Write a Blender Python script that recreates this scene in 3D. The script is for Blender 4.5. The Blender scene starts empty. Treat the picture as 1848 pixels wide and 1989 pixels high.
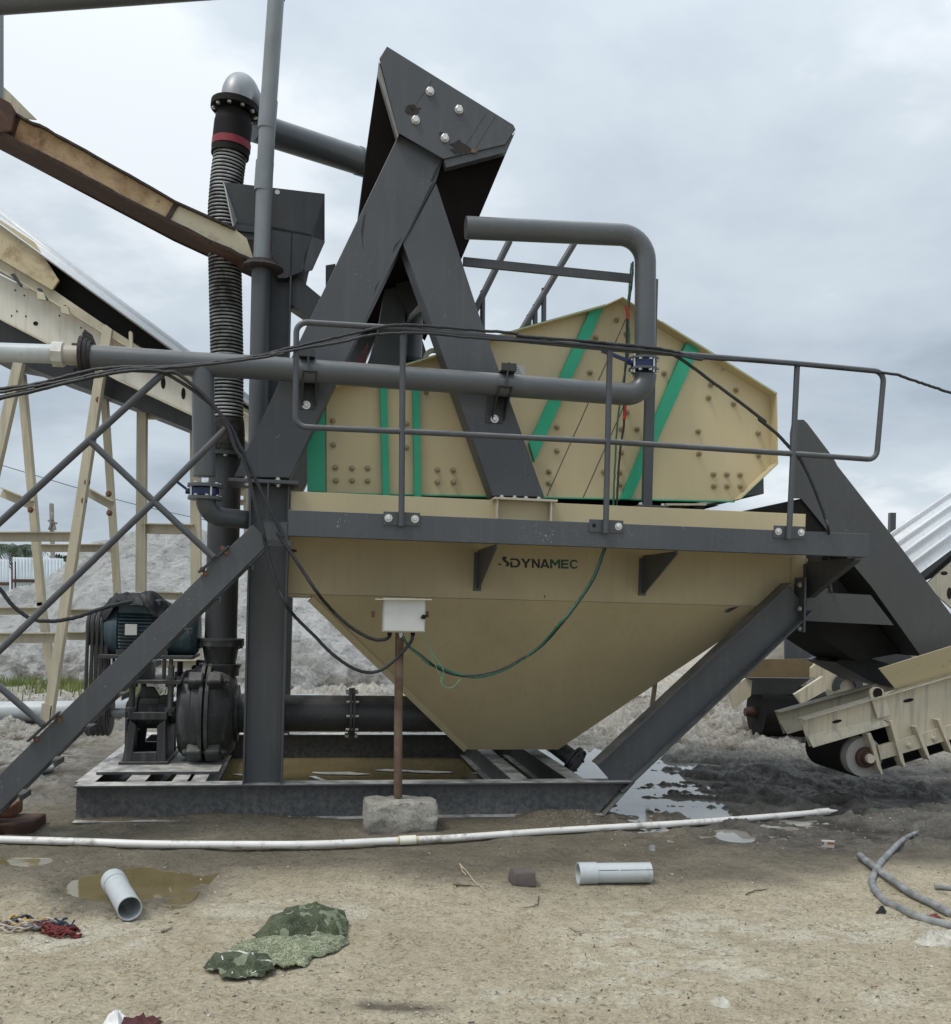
import bpy, bmesh, math, random
import numpy as np
from mathutils import Vector, Matrix

random.seed(7)
S = bpy.context.scene
COL = S.collection
R = math.radians

# ------------------------------------------------------------------ camera
FPX, PX0, PY0, IMW = 1850.0, 924.0, 1180.0, 1848.0
ROLL, CAMH, YAW = R(1.43), 1.55, R(10.0)
cd = bpy.data.cameras.new('camera')
cd.sensor_fit = 'HORIZONTAL'; cd.sensor_width = 36.0
cd.lens = 36.0 * FPX / IMW
cd.shift_y = (PY0 - 994.5) / IMW
cd.clip_start = 0.05; cd.clip_end = 3000
cam = bpy.data.objects.new('camera', cd); COL.objects.link(cam)
cam.matrix_world = Matrix.Translation((0, 0, CAMH)) @ Matrix.Rotation(R(90), 4, 'X') @ Matrix.Rotation(ROLL, 4, 'Z')
S.camera = cam

# ------------------------------------------------------------------ sky and light
SUN_EL, SUN_AZ = R(60), R(232)          # azimuth measured clockwise from +Y
world = bpy.data.worlds.new('World'); S.world = world; world.use_nodes = True
wn, wl = world.node_tree.nodes, world.node_tree.links
wn.clear()
def wnode(t, **k):
    n = wn.new(t)
    for a, b in k.items(): setattr(n, a, b)
    return n
def wmath(op, a, b=None, c=None):
    n = wnode('ShaderNodeMath', operation=op)
    for i, x in enumerate((a, b, c)):
        if x is None: continue
        if isinstance(x, (int, float)): n.inputs[i].default_value = x
        else: wl.new(x, n.inputs[i])
    return n.outputs[0]
tc = wnode('ShaderNodeTexCoord')
sx = wnode('ShaderNodeSeparateXYZ'); wl.new(tc.outputs['Generated'], sx.inputs[0])
zc = wmath('MAXIMUM', sx.outputs[2], 0.0)
den = wmath('ADD', zc, 0.22)
cx = wmath('DIVIDE', sx.outputs[0], den); cy = wmath('DIVIDE', sx.outputs[1], den)
cb = wnode('ShaderNodeCombineXYZ'); wl.new(cx, cb.inputs[0]); wl.new(cy, cb.inputs[1]); cb.inputs[2].default_value = 3.7
n1 = wnode('ShaderNodeTexNoise'); n1.inputs['Scale'].default_value = 0.85; n1.inputs['Detail'].default_value = 7; n1.inputs['Roughness'].default_value = 0.5; n1.inputs['Distortion'].default_value = 0.35
wl.new(cb.outputs[0], n1.inputs['Vector'])
n2 = wnode('ShaderNodeTexNoise'); n2.inputs['Scale'].default_value = 2.6; n2.inputs['Detail'].default_value = 6; n2.inputs['Roughness'].default_value = 0.55
wl.new(cb.outputs[0], n2.inputs['Vector'])
mixn = wmath('ADD', wmath('MULTIPLY', n1.outputs[0], 0.72), wmath('MULTIPLY', n2.outputs[0], 0.28))
rp = wnode('ShaderNodeValToRGB'); wl.new(mixn, rp.inputs[0])
e = rp.color_ramp.elements
e[0].position = 0.37; e[0].color = (0.37, 0.435, 0.505, 1)
e[1].position = 0.60; e[1].color = (0.80, 0.85, 0.89, 1)
m = e.new(0.46); m.color = (0.50, 0.57, 0.64, 1)
m = e.new(0.55); m.color = (0.61, 0.68, 0.735, 1)
sky = wnode('ShaderNodeTexSky', sky_type='NISHITA'); sky.sun_disc = False
sky.sun_elevation = SUN_EL; sky.sun_rotation = SUN_AZ; sky.air_density = 1.0; sky.dust_density = 2.0
sk = wnode('ShaderNodeMix', data_type='RGBA', blend_type='MIX'); sk.inputs['Factor'].default_value = 0.9
skm = wnode('ShaderNodeMix', data_type='RGBA', blend_type='MULTIPLY'); skm.inputs['Factor'].default_value = 1.0
wl.new(sky.outputs[0], skm.inputs['A']); skm.inputs['B'].default_value = (0.1, 0.1, 0.1, 1)
wl.new(skm.outputs['Result'], sk.inputs['A']); wl.new(rp.outputs[0], sk.inputs['B'])
# an overcast sky is brighter overhead than near the horizon
lift = wmath('ADD', wmath('MULTIPLY', wmath('POWER', zc, 3.5), 1.7), 1.0)
vm = wnode('ShaderNodeVectorMath', operation='SCALE'); wl.new(sk.outputs['Result'], vm.inputs[0]); wl.new(lift, vm.inputs['Scale'])
bg = wnode('ShaderNodeBackground'); bg.inputs['Strength'].default_value = 1.0
wl.new(vm.outputs[0], bg.inputs['Color'])
wo = wnode('ShaderNodeOutputWorld'); wl.new(bg.outputs[0], wo.inputs[0])

sd = bpy.data.lights.new('sun', 'SUN'); sd.energy = 1.5; sd.angle = R(14); sd.color = (1.0, 0.95, 0.87)
sun = bpy.data.objects.new('sun', sd); COL.objects.link(sun)
sdir = Vector((math.sin(SUN_AZ) * math.cos(SUN_EL), math.cos(SUN_AZ) * math.cos(SUN_EL), math.sin(SUN_EL)))
sun.rotation_euler = sdir.to_track_quat('Z', 'Y').to_euler(); sun.location = sdir * 50

S.view_settings.view_transform = 'Standard'; S.view_settings.look = 'None'
S.view_settings.exposure = 0.14; S.view_settings.gamma = 1.0; S.view_settings.use_curve_mapping = False

# ------------------------------------------------------------------ measuring helpers
# points are read on the photograph (1848 px wide copy) and carried out to their own true distance
WIN = dict(A=(0, 0, 1.848), B=(1000, 0, 1.54), C=(0, 900, 2.0533), D=(800, 900, 2.0533), E=(1600, 900, 2.0533),
           F=(2200, 1200, 2.2427), G=(0, 1600, 1.848), H=(700, 1600, 1.808), I=(1400, 1600, 1.808),
           J=(2200, 1900, 2.2427), K=(0, 2500, 1.54), L=(1200, 2500, 1.848), M=(2100, 2500, 2.0))
def win(k):
    ox, oy, s = WIN[k]
    return lambda x, y: ((ox + x / s) / 1.63636, (oy + y / s) / 1.63636)
zA, zB, zC, zD, zE, zF, zG, zH, zI, zJ, zK, zL, zM = [win(k) for k in 'ABCDEFGHIJKLM']
CAM = Vector((0, 0, CAMH))
def ray(p):
    dx, dy = p[0] - PX0, PY0 - p[1]
    return Vector(((dx * math.cos(ROLL) - dy * math.sin(ROLL)) / FPX, 1.0, (dx * math.sin(ROLL) + dy * math.cos(ROLL)) / FPX))
def Q(p, Y): return CAM + ray(p) * Y                       # at distance Y in front of the viewer
def GR(p, z=0.0):                                          # on the ground
    r = ray(p); return CAM + r * ((z - CAMH) / r.z)
UH = Vector((math.cos(YAW), math.sin(YAW), 0)); VH = Vector((-math.sin(YAW), math.cos(YAW), 0)); ZH = Vector((0, 0, 1))
ORG = GR((142, 1600))
def M(u, v, w): return ORG + UH * u + VH * v + ZH * w      # plant axes: along, across, up
def P(p, v):                                               # on the plane of the plant at depth v
    r = ray(p); t = (v + (ORG - CAM).dot(VH)) / r.dot(VH)
    return CAM + r * t
def U(p, v): return (P(p, v) - ORG).dot(UH)
def Wz(p, v): return P(p, v).z

# ------------------------------------------------------------------ mesh builder
def frame(d):
    d = d.normalized()
    a = Vector((0, 0, 1)) if abs(d.z) < 0.9 else Vector((1, 0, 0))
    x = d.cross(a).normalized(); y = x.cross(d).normalized()
    return x, y
def fillet(pts, r, seg=6):
    out = [pts[0]]
    for i in range(1, len(pts) - 1):
        a, b, c = pts[i - 1], pts[i], pts[i + 1]
        d1, d2 = (a - b).normalized(), (c - b).normalized()
        ang = d1.angle(d2)
        if ang > 3.1: out.append(b); continue
        t = min(r / math.tan(ang / 2), (a - b).length * .49 if i > 1 else (a - b).length * .98, (c - b).length * .49 if i < len(pts) - 2 else (c - b).length * .98)
        p1, p2 = b + d1 * t, b + d2 * t
        rr = t * math.tan(ang / 2)
        cen = b + (d1 + d2).normalized() * math.hypot(t, rr)
        q1, q2 = p1 - cen, p2 - cen
        tot = q1.angle(q2); ax = q1.cross(q2).normalized()
        for k in range(seg + 1): out.append(cen + Matrix.Rotation(tot * k / seg, 3, ax) @ q1)
    out.append(pts[-1]); return out
def spline(pts, n=8):
    p = [pts[0] * 2 - pts[1]] + list(pts) + [pts[-1] * 2 - pts[-2]]
    out = []
    for i in range(1, len(p) - 2):
        for k in range(n):
            t = k / n
            out.append(0.5 * ((2 * p[i]) + (p[i + 1] - p[i - 1]) * t + (2 * p[i - 1] - 5 * p[i] + 4 * p[i + 1] - p[i + 2]) * t * t + (3 * p[i] - p[i - 1] - 3 * p[i + 1] + p[i + 2]) * t ** 3))
    out.append(pts[-1]); return out

class MB:
    def __init__(s): s.v = []; s.f = []; s.mi = []; s.cur = 0
    def add(s, vs, fs):
        o = len(s.v); s.v += [Vector(x) for x in vs]
        for f in fs: s.f.append([i + o for i in f]); s.mi.append(s.cur)
        return s
    def prism(s, pts, vec):
        n = len(pts)
        return s.add(list(pts) + [p + vec for p in pts],
                     [list(range(n)), list(range(2 * n - 1, n - 1, -1))] + [[i, (i + 1) % n, (i + 1) % n + n, i + n] for i in range(n)])
    def box(s, o, a, b, c):                               # corner and three edges
        return s.add([o, o + a, o + a + b, o + b, o + c, o + a + c, o + a + b + c, o + b + c],
                     [[0, 3, 2, 1], [4, 5, 6, 7], [0, 1, 5, 4], [1, 2, 6, 5], [2, 3, 7, 6], [3, 0, 4, 7]])
    def mbox(s, u0, u1, v0, v1, w0, w1):                  # box in plant axes
        return s.box(M(u0, v0, w0), UH * (u1 - u0), VH * (v1 - v0), ZH * (w1 - w0))
    def bar(s, p0, p1, a, b, side=None):                  # rectangular bar: a along side, b across
        d = (p1 - p0).normalized(); x = (side if side is not None else frame(d)[0])
        x = (x - d * x.dot(d)).normalized(); y = x.cross(d).normalized()
        return s.box(p0 - x * a / 2 - y * b / 2, p1 - p0, x * a, y * b)
    def ibeam(s, p0, p1, h, b, side, tf=.014, tw=.01):    # web seen along side; p0,p1 on the near flange edge
        d = (p1 - p0).normalized(); L = p1 - p0; n = side.cross(d).normalized()
        s.box(p0 + n * (h / 2 - tf), L, n * tf, side * b)
        s.box(p0 - n * (h / 2), L, n * tf, side * b)
        s.box(p0 - n * (h / 2 - tf) + side * (b / 2 - tw / 2), L, n * (h - 2 * tf), side * tw)
        return s
    def channel(s, p0, p1, h, b, side, tf=.01, tw=.008):  # web on the near side, flanges going back
        d = (p1 - p0).normalized(); L = p1 - p0; n = side.cross(d).normalized()
        s.box(p0 - n * (h / 2), L, n * h, side * tw)
        s.box(p0 + n * (h / 2 - tf) + side * tw, L, n * tf, side * (b - tw))
        s.box(p0 - n * (h / 2) + side * tw, L, n * tf, side * (b - tw))
        return s
    def tube(s, pts, r, n=14, caps=True, closed=False):
        rs = r if isinstance(r, (list, tuple)) else [r] * len(pts)
        ps = []; rr = []
        for p, q in zip(pts, rs):
            if not ps or (p - ps[-1]).length > 1e-5 or abs(q - rr[-1]) > 1e-6: ps.append(p); rr.append(q)
        pts, rs = ps, rr
        o = len(s.v); N = len(pts); x = None; lastd = None
        for i, p in enumerate(pts):
            j0, j1 = max(i - 1, 0), min(i + 1, N - 1)
            d = pts[j1] - pts[j0]
            d = d.normalized() if d.length > 1e-6 else lastd
            if d is None: d = Vector((0, 0, 1))
            lastd = d
            if x is None: x = frame(d)[0]
            x = (x - d * x.dot(d)).normalized(); y = d.cross(x)
            for k in range(n):
                a = 2 * math.pi * k / n
                s.v.append(p + (x * math.cos(a) + y * math.sin(a)) * rs[i])
        for i in range(N - 1):
            for k in range(n):
                s.f.append([o + i * n + k, o + i * n + (k + 1) % n, o + (i + 1) * n + (k + 1) % n, o + (i + 1) * n + k]); s.mi.append(s.cur)
        if caps:
            s.f.append([o + k for k in range(n)][::-1]); s.mi.append(s.cur)
            s.f.append([o + (N - 1) * n + k for k in range(n)]); s.mi.append(s.cur)
        return s
    def lathe(s, p, ax, prof, n=24):                      # prof: (along, radius)
        ax = ax.normalized(); x, y = frame(ax); o = len(s.v)
        for t, r in prof:
            for k in range(n):
                a = 2 * math.pi * k / n
                s.v.append(p + ax * t + (x * math.cos(a) + y * math.sin(a)) * max(r, 1e-4))
        for i in range(len(prof) - 1):
            for k in range(n):
                s.f.append([o + i * n + k, o + i * n + (k + 1) % n, o + (i + 1) * n + (k + 1) % n, o + (i + 1) * n + k]); s.mi.append(s.cur)
        s.f.append([o + k for k in range(n)][::-1]); s.mi.append(s.cur)
        s.f.append([o + (len(prof) - 1) * n + k for k in range(n)]); s.mi.append(s.cur)
        return s
    def pipe(s, p0, p1, ro, ri, n=28):                    # hollow pipe
        ax = (p1 - p0); L = ax.length; ax = ax.normalized(); x, y = frame(ax); o = len(s.v)
        for t, r in ((0, ro), (L, ro), (L, ri), (0, ri)):
            for k in range(n):
                a = 2 * math.pi * k / n
                s.v.append(p0 + ax * t + (x * math.cos(a) + y * math.sin(a)) * r)
        for i in range(4):
            j = (i + 1) % 4
            for k in range(n):
                s.f.append([o + i * n + k, o + i * n + (k + 1) % n, o + j * n + (k + 1) % n, o + j * n + k]); s.mi.append(s.cur)
        return s
    def bolt(s, p, nrm, r=.016, washer=True):
        if washer: s.lathe(p, nrm, [(0, r * 1.6), (.004, r * 1.6), (.004, r * 1.05)], 14)
        s.lathe(p + nrm.normalized() * (.004 if washer else 0), nrm, [(0, r), (r * .9, r), (r * 1.05, r * .8)], 6)
        return s
    def build(s, name, mat, parent=None, bevel=0, ang=35, base=None):
        me = bpy.data.meshes.new(name)
        root = parent
        while root is not None and root.parent is not None: root = root.parent
        if root is not None: off = Vector(root.location)
        elif base is not None: off = Vector(base)
        else:
            a = np.array([tuple(q) for q in s.v]); lo, hi = a.min(0), a.max(0)
            off = Vector(((lo[0] + hi[0]) / 2, (lo[1] + hi[1]) / 2, lo[2]))
        me.from_pydata([tuple(q - off) for q in s.v], [], s.f)
        mats = mat if isinstance(mat, (list, tuple)) else [mat]
        for q in mats: me.materials.append(q)
        me.polygons.foreach_set('material_index', s.mi)
        bm = bmesh.new(); bm.from_mesh(me)
        bmesh.ops.recalc_face_normals(bm, faces=bm.faces)
        bm.to_mesh(me); bm.free()
        me.shade_smooth(); me.set_sharp_from_angle(angle=R(ang)); me.update()
        o = bpy.data.objects.new(name, me); COL.objects.link(o)
        if parent is not None: o.parent = parent
        else: o.location = off
        if bevel:
            b = o.modifiers.new('edge', 'BEVEL'); b.width = bevel; b.segments = 2; b.limit_method = 'ANGLE'; b.angle_limit = R(40); b.harden_normals = False
        return o

def thing(name, label, cat, loc, group=None):
    o = bpy.data.objects.new(name, None); COL.objects.link(o); o.location = loc; o.empty_display_size = .2
    o['label'] = label; o['category'] = cat
    if group: o['group'] = group
    return o
def tag(o, label, cat, group=None, kind=None):
    o['label'] = label; o['category'] = cat
    if group: o['group'] = group
    if kind: o['kind'] = kind
    return o
def struct(o, label=None):
    o['kind'] = 'structure'
    if label: o['label'] = label
    return o
def dup(o, parent, delta, label=None):                    # a copy of one part, moved along with its parent
    c = o.copy(); COL.objects.link(c); c.parent = parent; c.location = Vector(o.location) + delta
    return c

# ------------------------------------------------------------------ materials
class NT:
    def __init__(s, name):
        s.m = bpy.data.materials.new(name); s.m.use_nodes = True
        s.n, s.l = s.m.node_tree.nodes, s.m.node_tree.links
        s.b = s.n['Principled BSDF']; s.tc = s.n.new('ShaderNodeTexCoord')
    def put(s, sock, v):
        if isinstance(v, (int, float)): sock.default_value = v
        elif isinstance(v, tuple): sock.default_value = v if len(v) == 4 else (*v, 1)
        else: s.l.new(v, sock)
    def noise(s, scale, detail=4, rough=.55, vec=None, dist=0):
        n = s.n.new('ShaderNodeTexNoise'); n.inputs['Scale'].default_value = scale; n.inputs['Detail'].default_value = detail
        n.inputs['Roughness'].default_value = rough; n.inputs['Distortion'].default_value = dist
        s.l.new(vec if vec is not None else s.tc.outputs['Object'], n.inputs['Vector']); return n.outputs[0]
    def voro(s, scale, feature='F1', vec=None):
        n = s.n.new('ShaderNodeTexVoronoi'); n.inputs['Scale'].default_value = scale; n.feature = feature
        s.l.new(vec if vec is not None else s.tc.outputs['Object'], n.inputs['Vector']); return n.outputs['Distance']
    def mapping(s, scale):
        n = s.n.new('ShaderNodeMapping'); n.inputs['Scale'].default_value = scale; s.l.new(s.tc.outputs['Object'], n.inputs[0]); return n.outputs[0]
    def ramp(s, f, a, b, ca=(0, 0, 0, 1), cb=(1, 1, 1, 1)):
        n = s.n.new('ShaderNodeValToRGB'); s.put(n.inputs[0], f); e = n.color_ramp.elements
        e[0].position, e[0].color, e[1].position, e[1].color = a, (*ca[:3], 1), b, (*cb[:3], 1); return n.outputs[0]
    def mix(s, f, a, b, mode='MIX'):
        n = s.n.new('ShaderNodeMix'); n.data_type = 'RGBA'; n.blend_type = mode
        s.put(n.inputs['Factor'], f); s.put(n.inputs['A'], a); s.put(n.inputs['B'], b); return n.outputs['Result']
    def math(s, op, a, b=0.0, clamp=False):
        n = s.n.new('ShaderNodeMath'); n.operation = op; n.use_clamp = clamp; s.put(n.inputs[0], a); s.put(n.inputs[1], b); return n.outputs[0]
    def up(s, a=.5, b=.95):                               # how much a face looks up, for settled dust
        g = s.n.new('ShaderNodeNewGeometry'); x = s.n.new('ShaderNodeSeparateXYZ'); s.l.new(g.outputs['True Normal'], x.inputs[0])
        return s.ramp(x.outputs[2], a, b)
    def height(s, a, b):                                  # 1 near the ground, 0 above: splashed mud
        g = s.n.new('ShaderNodeNewGeometry'); x = s.n.new('ShaderNodeSeparateXYZ'); s.l.new(g.outputs['Position'], x.inputs[0])
        n = s.n.new('ShaderNodeMapRange'); s.l.new(x.outputs[2], n.inputs[0]); n.inputs[1].default_value = a; n.inputs[2].default_value = b
        n.inputs[3].default_value = 1; n.inputs[4].default_value = 0; return n.outputs[0]
    def attr(s, name):
        n = s.n.new('ShaderNodeAttribute'); n.attribute_name = name; return n.outputs['Fac']
    def bump(s, h, dist=.01, strength=.5, prev=None):
        n = s.n.new('ShaderNodeBump'); n.inputs['Strength'].default_value = strength; n.inputs['Distance'].default_value = dist
        s.put(n.inputs['Height'], h)
        if prev is not None: s.l.new(prev, n.inputs['Normal'])
        return n.outputs[0]
    def done(s, col, rough=.5, metal=0.0, normal=None, spec=None, coat=None):
        s.put(s.b.inputs['Base Color'], col); s.put(s.b.inputs['Roughness'], rough); s.put(s.b.inputs['Metallic'], metal)
        if normal is not None: s.l.new(normal, s.b.inputs['Normal'])
        if spec is not None: s.b.inputs['Specular IOR Level'].default_value = spec
        if coat is not None: s.b.inputs['Coat Weight'].default_value = coat
        return s.m
def mul(c, k): return tuple(x * k for x in c[:3])
DUST = (.40, .375, .33)
def paint(name, col, rough=.5, var=.18, dust=.55, streak=.25, splash=0.0, scratch=.5, metal=0.0, wear=None, dcol=DUST):
    t = NT(name)
    c = t.mix(t.ramp(t.noise(1.7, 5), .3, .7), mul(col, 1 - var), mul(col, 1 + var))
    sv = t.mapping((9, 9, .55))
    st = t.ramp(t.noise(2.2, 4, .6, sv), .50, .78)
    c = t.mix(t.math('MULTIPLY', st, streak), c, mul(DUST, .55))
    sp = t.ramp(t.noise(60, 3, .6), .60, .74)
    sp = t.math('MULTIPLY', sp, t.ramp(t.noise(1.9, 4, .6), .48, .62))
    c = t.mix(t.math('MULTIPLY', sp, .30), c, mul(DUST, .9))
    scv = t.mapping((3, 26, 5)); sc = t.ramp(t.noise(4, 6, .7, scv, .6), .685, .72)
    c = t.mix(t.math('MULTIPLY', sc, scratch), c, mul(DUST, 1.1) if wear is None else wear)
    d = t.math('MULTIPLY', t.up(), t.ramp(t.noise(7, 5), .25, .6))
    c = t.mix(t.math('MULTIPLY', d, dust), c, dcol)
    if splash:
        h = t.math('MULTIPLY', t.height(.0, .32), t.ramp(t.noise(26, 6, .7), .40, .66))
        c = t.mix(t.math('MULTIPLY', h, splash), c, (.27, .25, .21))
    rg = t.math('ADD', t.math('MULTIPLY', t.noise(6, 4), .3), rough - .15)
    nb = t.bump(t.noise(95, 3), .0012, .35); nb = t.bump(t.noise(2.4, 2), .012, .22, nb)
    return t.done(c, rg, metal, nb)
def plain(name, col, rough=.5, metal=0.0, var=.15, scale=20, bump=.15, bd=.002, spec=None):
    t = NT(name)
    c = t.mix(t.ramp(t.noise(scale, 5), .3, .7), mul(col, 1 - var), mul(col, 1 + var))
    return t.done(c, rough, metal, t.bump(t.noise(scale * 4, 4), bd, bump), spec)
GREY = paint('grey_paint', (.062, .067, .074), .46, .12, .6, .12, .5, .35)
SKIDP = paint('dusty_skid_paint', (.056, .060, .066), .5, .10, 1.0, .2, .55, .5, dcol=(.62, .60, .56))
GPIPE = paint('grey_pipe_paint', (.085, .092, .098), .36, .1, .4, .10, 0, .3)
DARK = paint('dark_grey_paint', (.035, .037, .040), .5, .15, .35, .08, .4, .2)
BLACK = plain('black_rubber', (.0085, .0075, .007), .75, 0, .3, 9, .3, spec=.25)
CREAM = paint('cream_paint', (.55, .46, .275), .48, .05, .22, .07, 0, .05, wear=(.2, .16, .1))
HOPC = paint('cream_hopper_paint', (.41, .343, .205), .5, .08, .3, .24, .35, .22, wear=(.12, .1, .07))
OLDC = paint('worn_cream_paint', (.54, .48, .355), .62, .2, .5, .85, .8, 1.0, wear=(.13, .09, .055))
CHANW = paint('pale_channel_paint', (.66, .63, .55), .6, .08, .5, .35, .3, .5, wear=(.13, .09, .055))
CREAM2 = paint('dusty_cream_paint', (.50, .45, .335), .62, .16, .4, .55, .3, .8, wear=(.2, .12, .07))
GREEN = paint('green_paint', (.022, .36, .205), .5, .14, .15, .10, 0, .15, wear=(.03, .2, .12))
BOLTC = plain('shaded_nut', (.33, .275, .165), .5, .25, .3, 40, .2)  # darker than the plate: the nuts' shadow is put into their colour
ZINC = plain('zinc_bolt', (.62, .61, .58), .32, .75, .15, 40, .1)
STEEL = plain('galvanised_elbow', (.30, .31, .32), .45, .35, .12, 8, .1)
BLUE = plain('blue_valve_paint', (.008, .018, .085), .35, 0, .2, 12, .1)
RUSTB = plain('rusty_bolt', (.17, .09, .055), .8, .2, .4, 30, .4)
WHITEP = plain('white_sheet', (.60, .62, .63), .45, 0, .06, 14, .1)
BOXW = paint('white_box_paint', (.54, .54, .52), .42, .05, .2, .12, 0, .05)
TEAL = paint('blue_motor_paint', (.026, .058, .074), .45, .25, .45, .35, 0, .3)
CABLE = plain('black_cable', (.016, .017, .02), .5, 0, .5, 18, .2)
GCABLE = plain('green_wire', (.02, .12, .07), .5, 0, .3, 25, .1)
REDT = plain('red_tape', (.45, .02, .02), .5)
WIREG = plain('thin_green_wire', (.10, .30, .17), .5)
MARKK = plain('black_lettering', (.012, .013, .014), .5, 0, .15, 30, .05)
MARKG = plain('green_lettering', (.012, .075, .05), .5, 0, .15, 30, .05)
def pvc(name, col, dirt):
    t = NT(name)
    c = t.mix(t.ramp(t.noise(5, 5), .35, .7), mul(col, .9), mul(col, 1.06))
    c = t.mix(t.math('MULTIPLY', t.ramp(t.noise(9, 6, .7), .53, .66), dirt), c, (.30, .27, .22))
    return t.done(c, .42, 0, t.bump(t.noise(40, 3), .001, .2))
PVCG = pvc('grey_white_pvc', (.47, .50, .51), .45)
PVCW = pvc('white_pvc', (.76, .74, .70), .85)
PVCD = pvc('grey_pvc', (.215, .235, .25), .12)
def rusty(name, base, amt_lo, amt_hi, ra=(.10, .045, .022), rb=(.36, .19, .095)):
    t = NT(name)
    r1 = t.mix(t.ramp(t.noise(6, 6, .7), .35, .7), ra, rb)
    f = t.ramp(t.noise(2.3, 7, .68, dist=.5), amt_lo, amt_hi)
    c = t.mix(f, base, r1)
    k = t.ramp(t.noise(8, 6, .7), .62, .72)
    c = t.mix(t.math('MULTIPLY', k, .7), c, (.03, .022, .018))
    return t.done(c, .8, 0, t.bump(t.noise(35, 5, .7), .004, .5))
RUSTY = rusty('rust_stained_cream', (.50, .37, .215), .37, .62)
CREAMT = rusty('stained_cream_trough', (.56, .50, .36), .58, .74)
RUSTD = rusty('dark_rust', (.055, .026, .017), .5, .95)
RUSTP = rusty('rusty_post', (.24, .18, .13), .25, .58, (.05, .026, .016), (.15, .075, .045))
# ================================================================== the washing plant
WT = Wz((142, 1527), 0)                                    # top of the base skid
V_FAR = 2.62                                               # near edge of the far beam
VW = -.56                                                  # outer face of the walkway
VS = .36                                                   # near side plate of the screen

# ---- base skid, uprights and braces
u0 = 0.0; uT = U((1231, 1514), 0); uB = U((1172, 1592), 0)
fr = thing('plant_skid', 'dark grey welded beam skid with uprights and slanted braces carrying the cream hopper', 'skid', M(1.6, 1.3, 0))
for v0 in (0.0, V_FAR):
    b = MB(); w0, w1 = .0, WT
    b.prism([M(u0, v0 + .07, w0 + .013), M(u0, v0 + .07, w1 - .013), M(uT - .02, v0 + .07, w1 - .013), M(uB - .01, v0 + .07, w0 + .013)], VH * .011)
    b.mbox(u0 - .004, uT, v0, v0 + .15, w1 - .013, w1)
    b.mbox(u0 - .004, uB, v0 - .02, v0 + .17, w0, w0 + .012)
    b.box(M(uB + .004, v0 + .003, w0 + .003), M(uT + .004, v0 + .003, w1 - .004) - M(uB + .004, v0 + .003, w0 + .003), VH * .144, UH * .013)
    b.build('skid_beam', SKIDP, fr, .002)
b = MB()
def crossbeam(b, u, w1=WT, bw=.13, va=.154, vb=V_FAR - .004):
    b.mbox(u - bw / 2, u + bw / 2, va, vb, w1 - .012, w1 - .001)
    b.mbox(u - .005, u + .005, va, vb, w1 - .2, w1 - .013)
    b.mbox(u - bw / 2, u + bw / 2, va, vb, w1 - .211, w1 - .2)
for px in ((165, 1520), (262, 1520), (352, 1520), (381, 1520), (1010, 1512), (1118, 1511)):
    b = MB(); crossbeam(b, U(px, .15)); b.build('cross_beam', SKIDP, fr)
b = MB(); b.box(P((600, 1505), .6) - ZH * .06, P((632, 1517), .17) - P((600, 1505), .6), UH * .05, ZH * .05); b.build('angle_bar', SKIDP, fr)
uc0, uc1 = U((478, 1230), 0), U((556, 1230), 0)            # near upright
wct = Wz((515, 941), .0)
for v0, vd in ((0.0, .17), (V_FAR - .02, .17)):
    for (ua, ub) in ((uc0, uc1),):
        b = MB(); p0 = M((ua + ub) / 2, v0, WT + .001); p1 = M((ua + ub) / 2, v0, wct)
        b.ibeam(p0, p1, ub - ua, vd, VH, .014, .012); b.build('upright', GREY, fr, .002)
# slanted braces on the right, near and far
for v0 in (0.0, V_FAR):
    pa, pb = P((1186, 1513), 0) + VH * v0, P((1560, 1160), 0) + VH * v0
    b = MB(); b.ibeam(pa, pb, .30, .16, VH, .014, .012); b.build('slanted_brace', GREY, fr, .002)
    b = MB(); e0 = P((1560, 1228), 0) + VH * v0
    b.box(e0 - VH * .01, ZH * .43, VH * .19, UH * .016)
    b.build('end_plate', GREY, fr)
    for yy in (1136, 1182, 1221):
        b = MB(); q = P((1559, yy), 0) + VH * (v0 + .03); b.bolt(q - UH * .001, -UH, .015); b.build('bolt', ZINC, fr)
# pump bed plate on the skid
b = MB(); b.prism([P((187, 1492), .42), M(U((187, 1492), .42), 1.55, WT + .012), M(U((425, 1492), .42), 1.55, WT + .012), P((425, 1490), .42)], ZH * .02)
for i, q in enumerate(b.v): q.z = WT + (.003 if i < 4 else .022)
b.build('bed_plate', SKIDP, fr)

# ---- hopper
VH0, VH1 = .16, 2.56
hw_top = Wz((600, 957), .1); hw_seam = Wz((600, 1154), VH0); hw_rim = hw_top - .24
ul, ur = U((561, 1100), VH0), U((1566, 1100), VH0)
ll, lr = U((601, 1160), VH0), U((1500, 1180), VH0)
vb0, vb1 = .98, 1.74
bl, br = U((905, 1456), vb0), U((1085, 1455), vb0); wb = Wz((990, 1456), vb0)
hop = thing('hopper', 'cream settling hopper with sloping lower walls and lettering on its front', 'hopper', M(2.6, 1.36, wb))
b = MB()
A4 = lambda ua, ub, va, vb, w: [M(ua, va, w), M(ub, va, w), M(ub, vb, w), M(ua, vb, w)]
top, seam, low, bot = A4(ul, ur, VH0, VH1, hw_rim), A4(ul, ur, VH0, VH1, hw_seam), A4(ll, lr, VH0 + .012, VH1 - .012, hw_seam - .002), A4(bl, br, vb0, vb1, wb)
b.add(top + seam, [[0, 1, 5, 4], [1, 2, 6, 5], [2, 3, 7, 6], [3, 0, 4, 7]])
b.add(low + bot, [[0, 1, 5, 4], [1, 2, 6, 5], [2, 3, 7, 6], [3, 0, 4, 7], [4, 5, 6, 7]])
b.add(A4(ul, ur, VH0, VH1, hw_seam), [[0, 1, 2, 3]])
b.build('tank', HOPC, hop)
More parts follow.
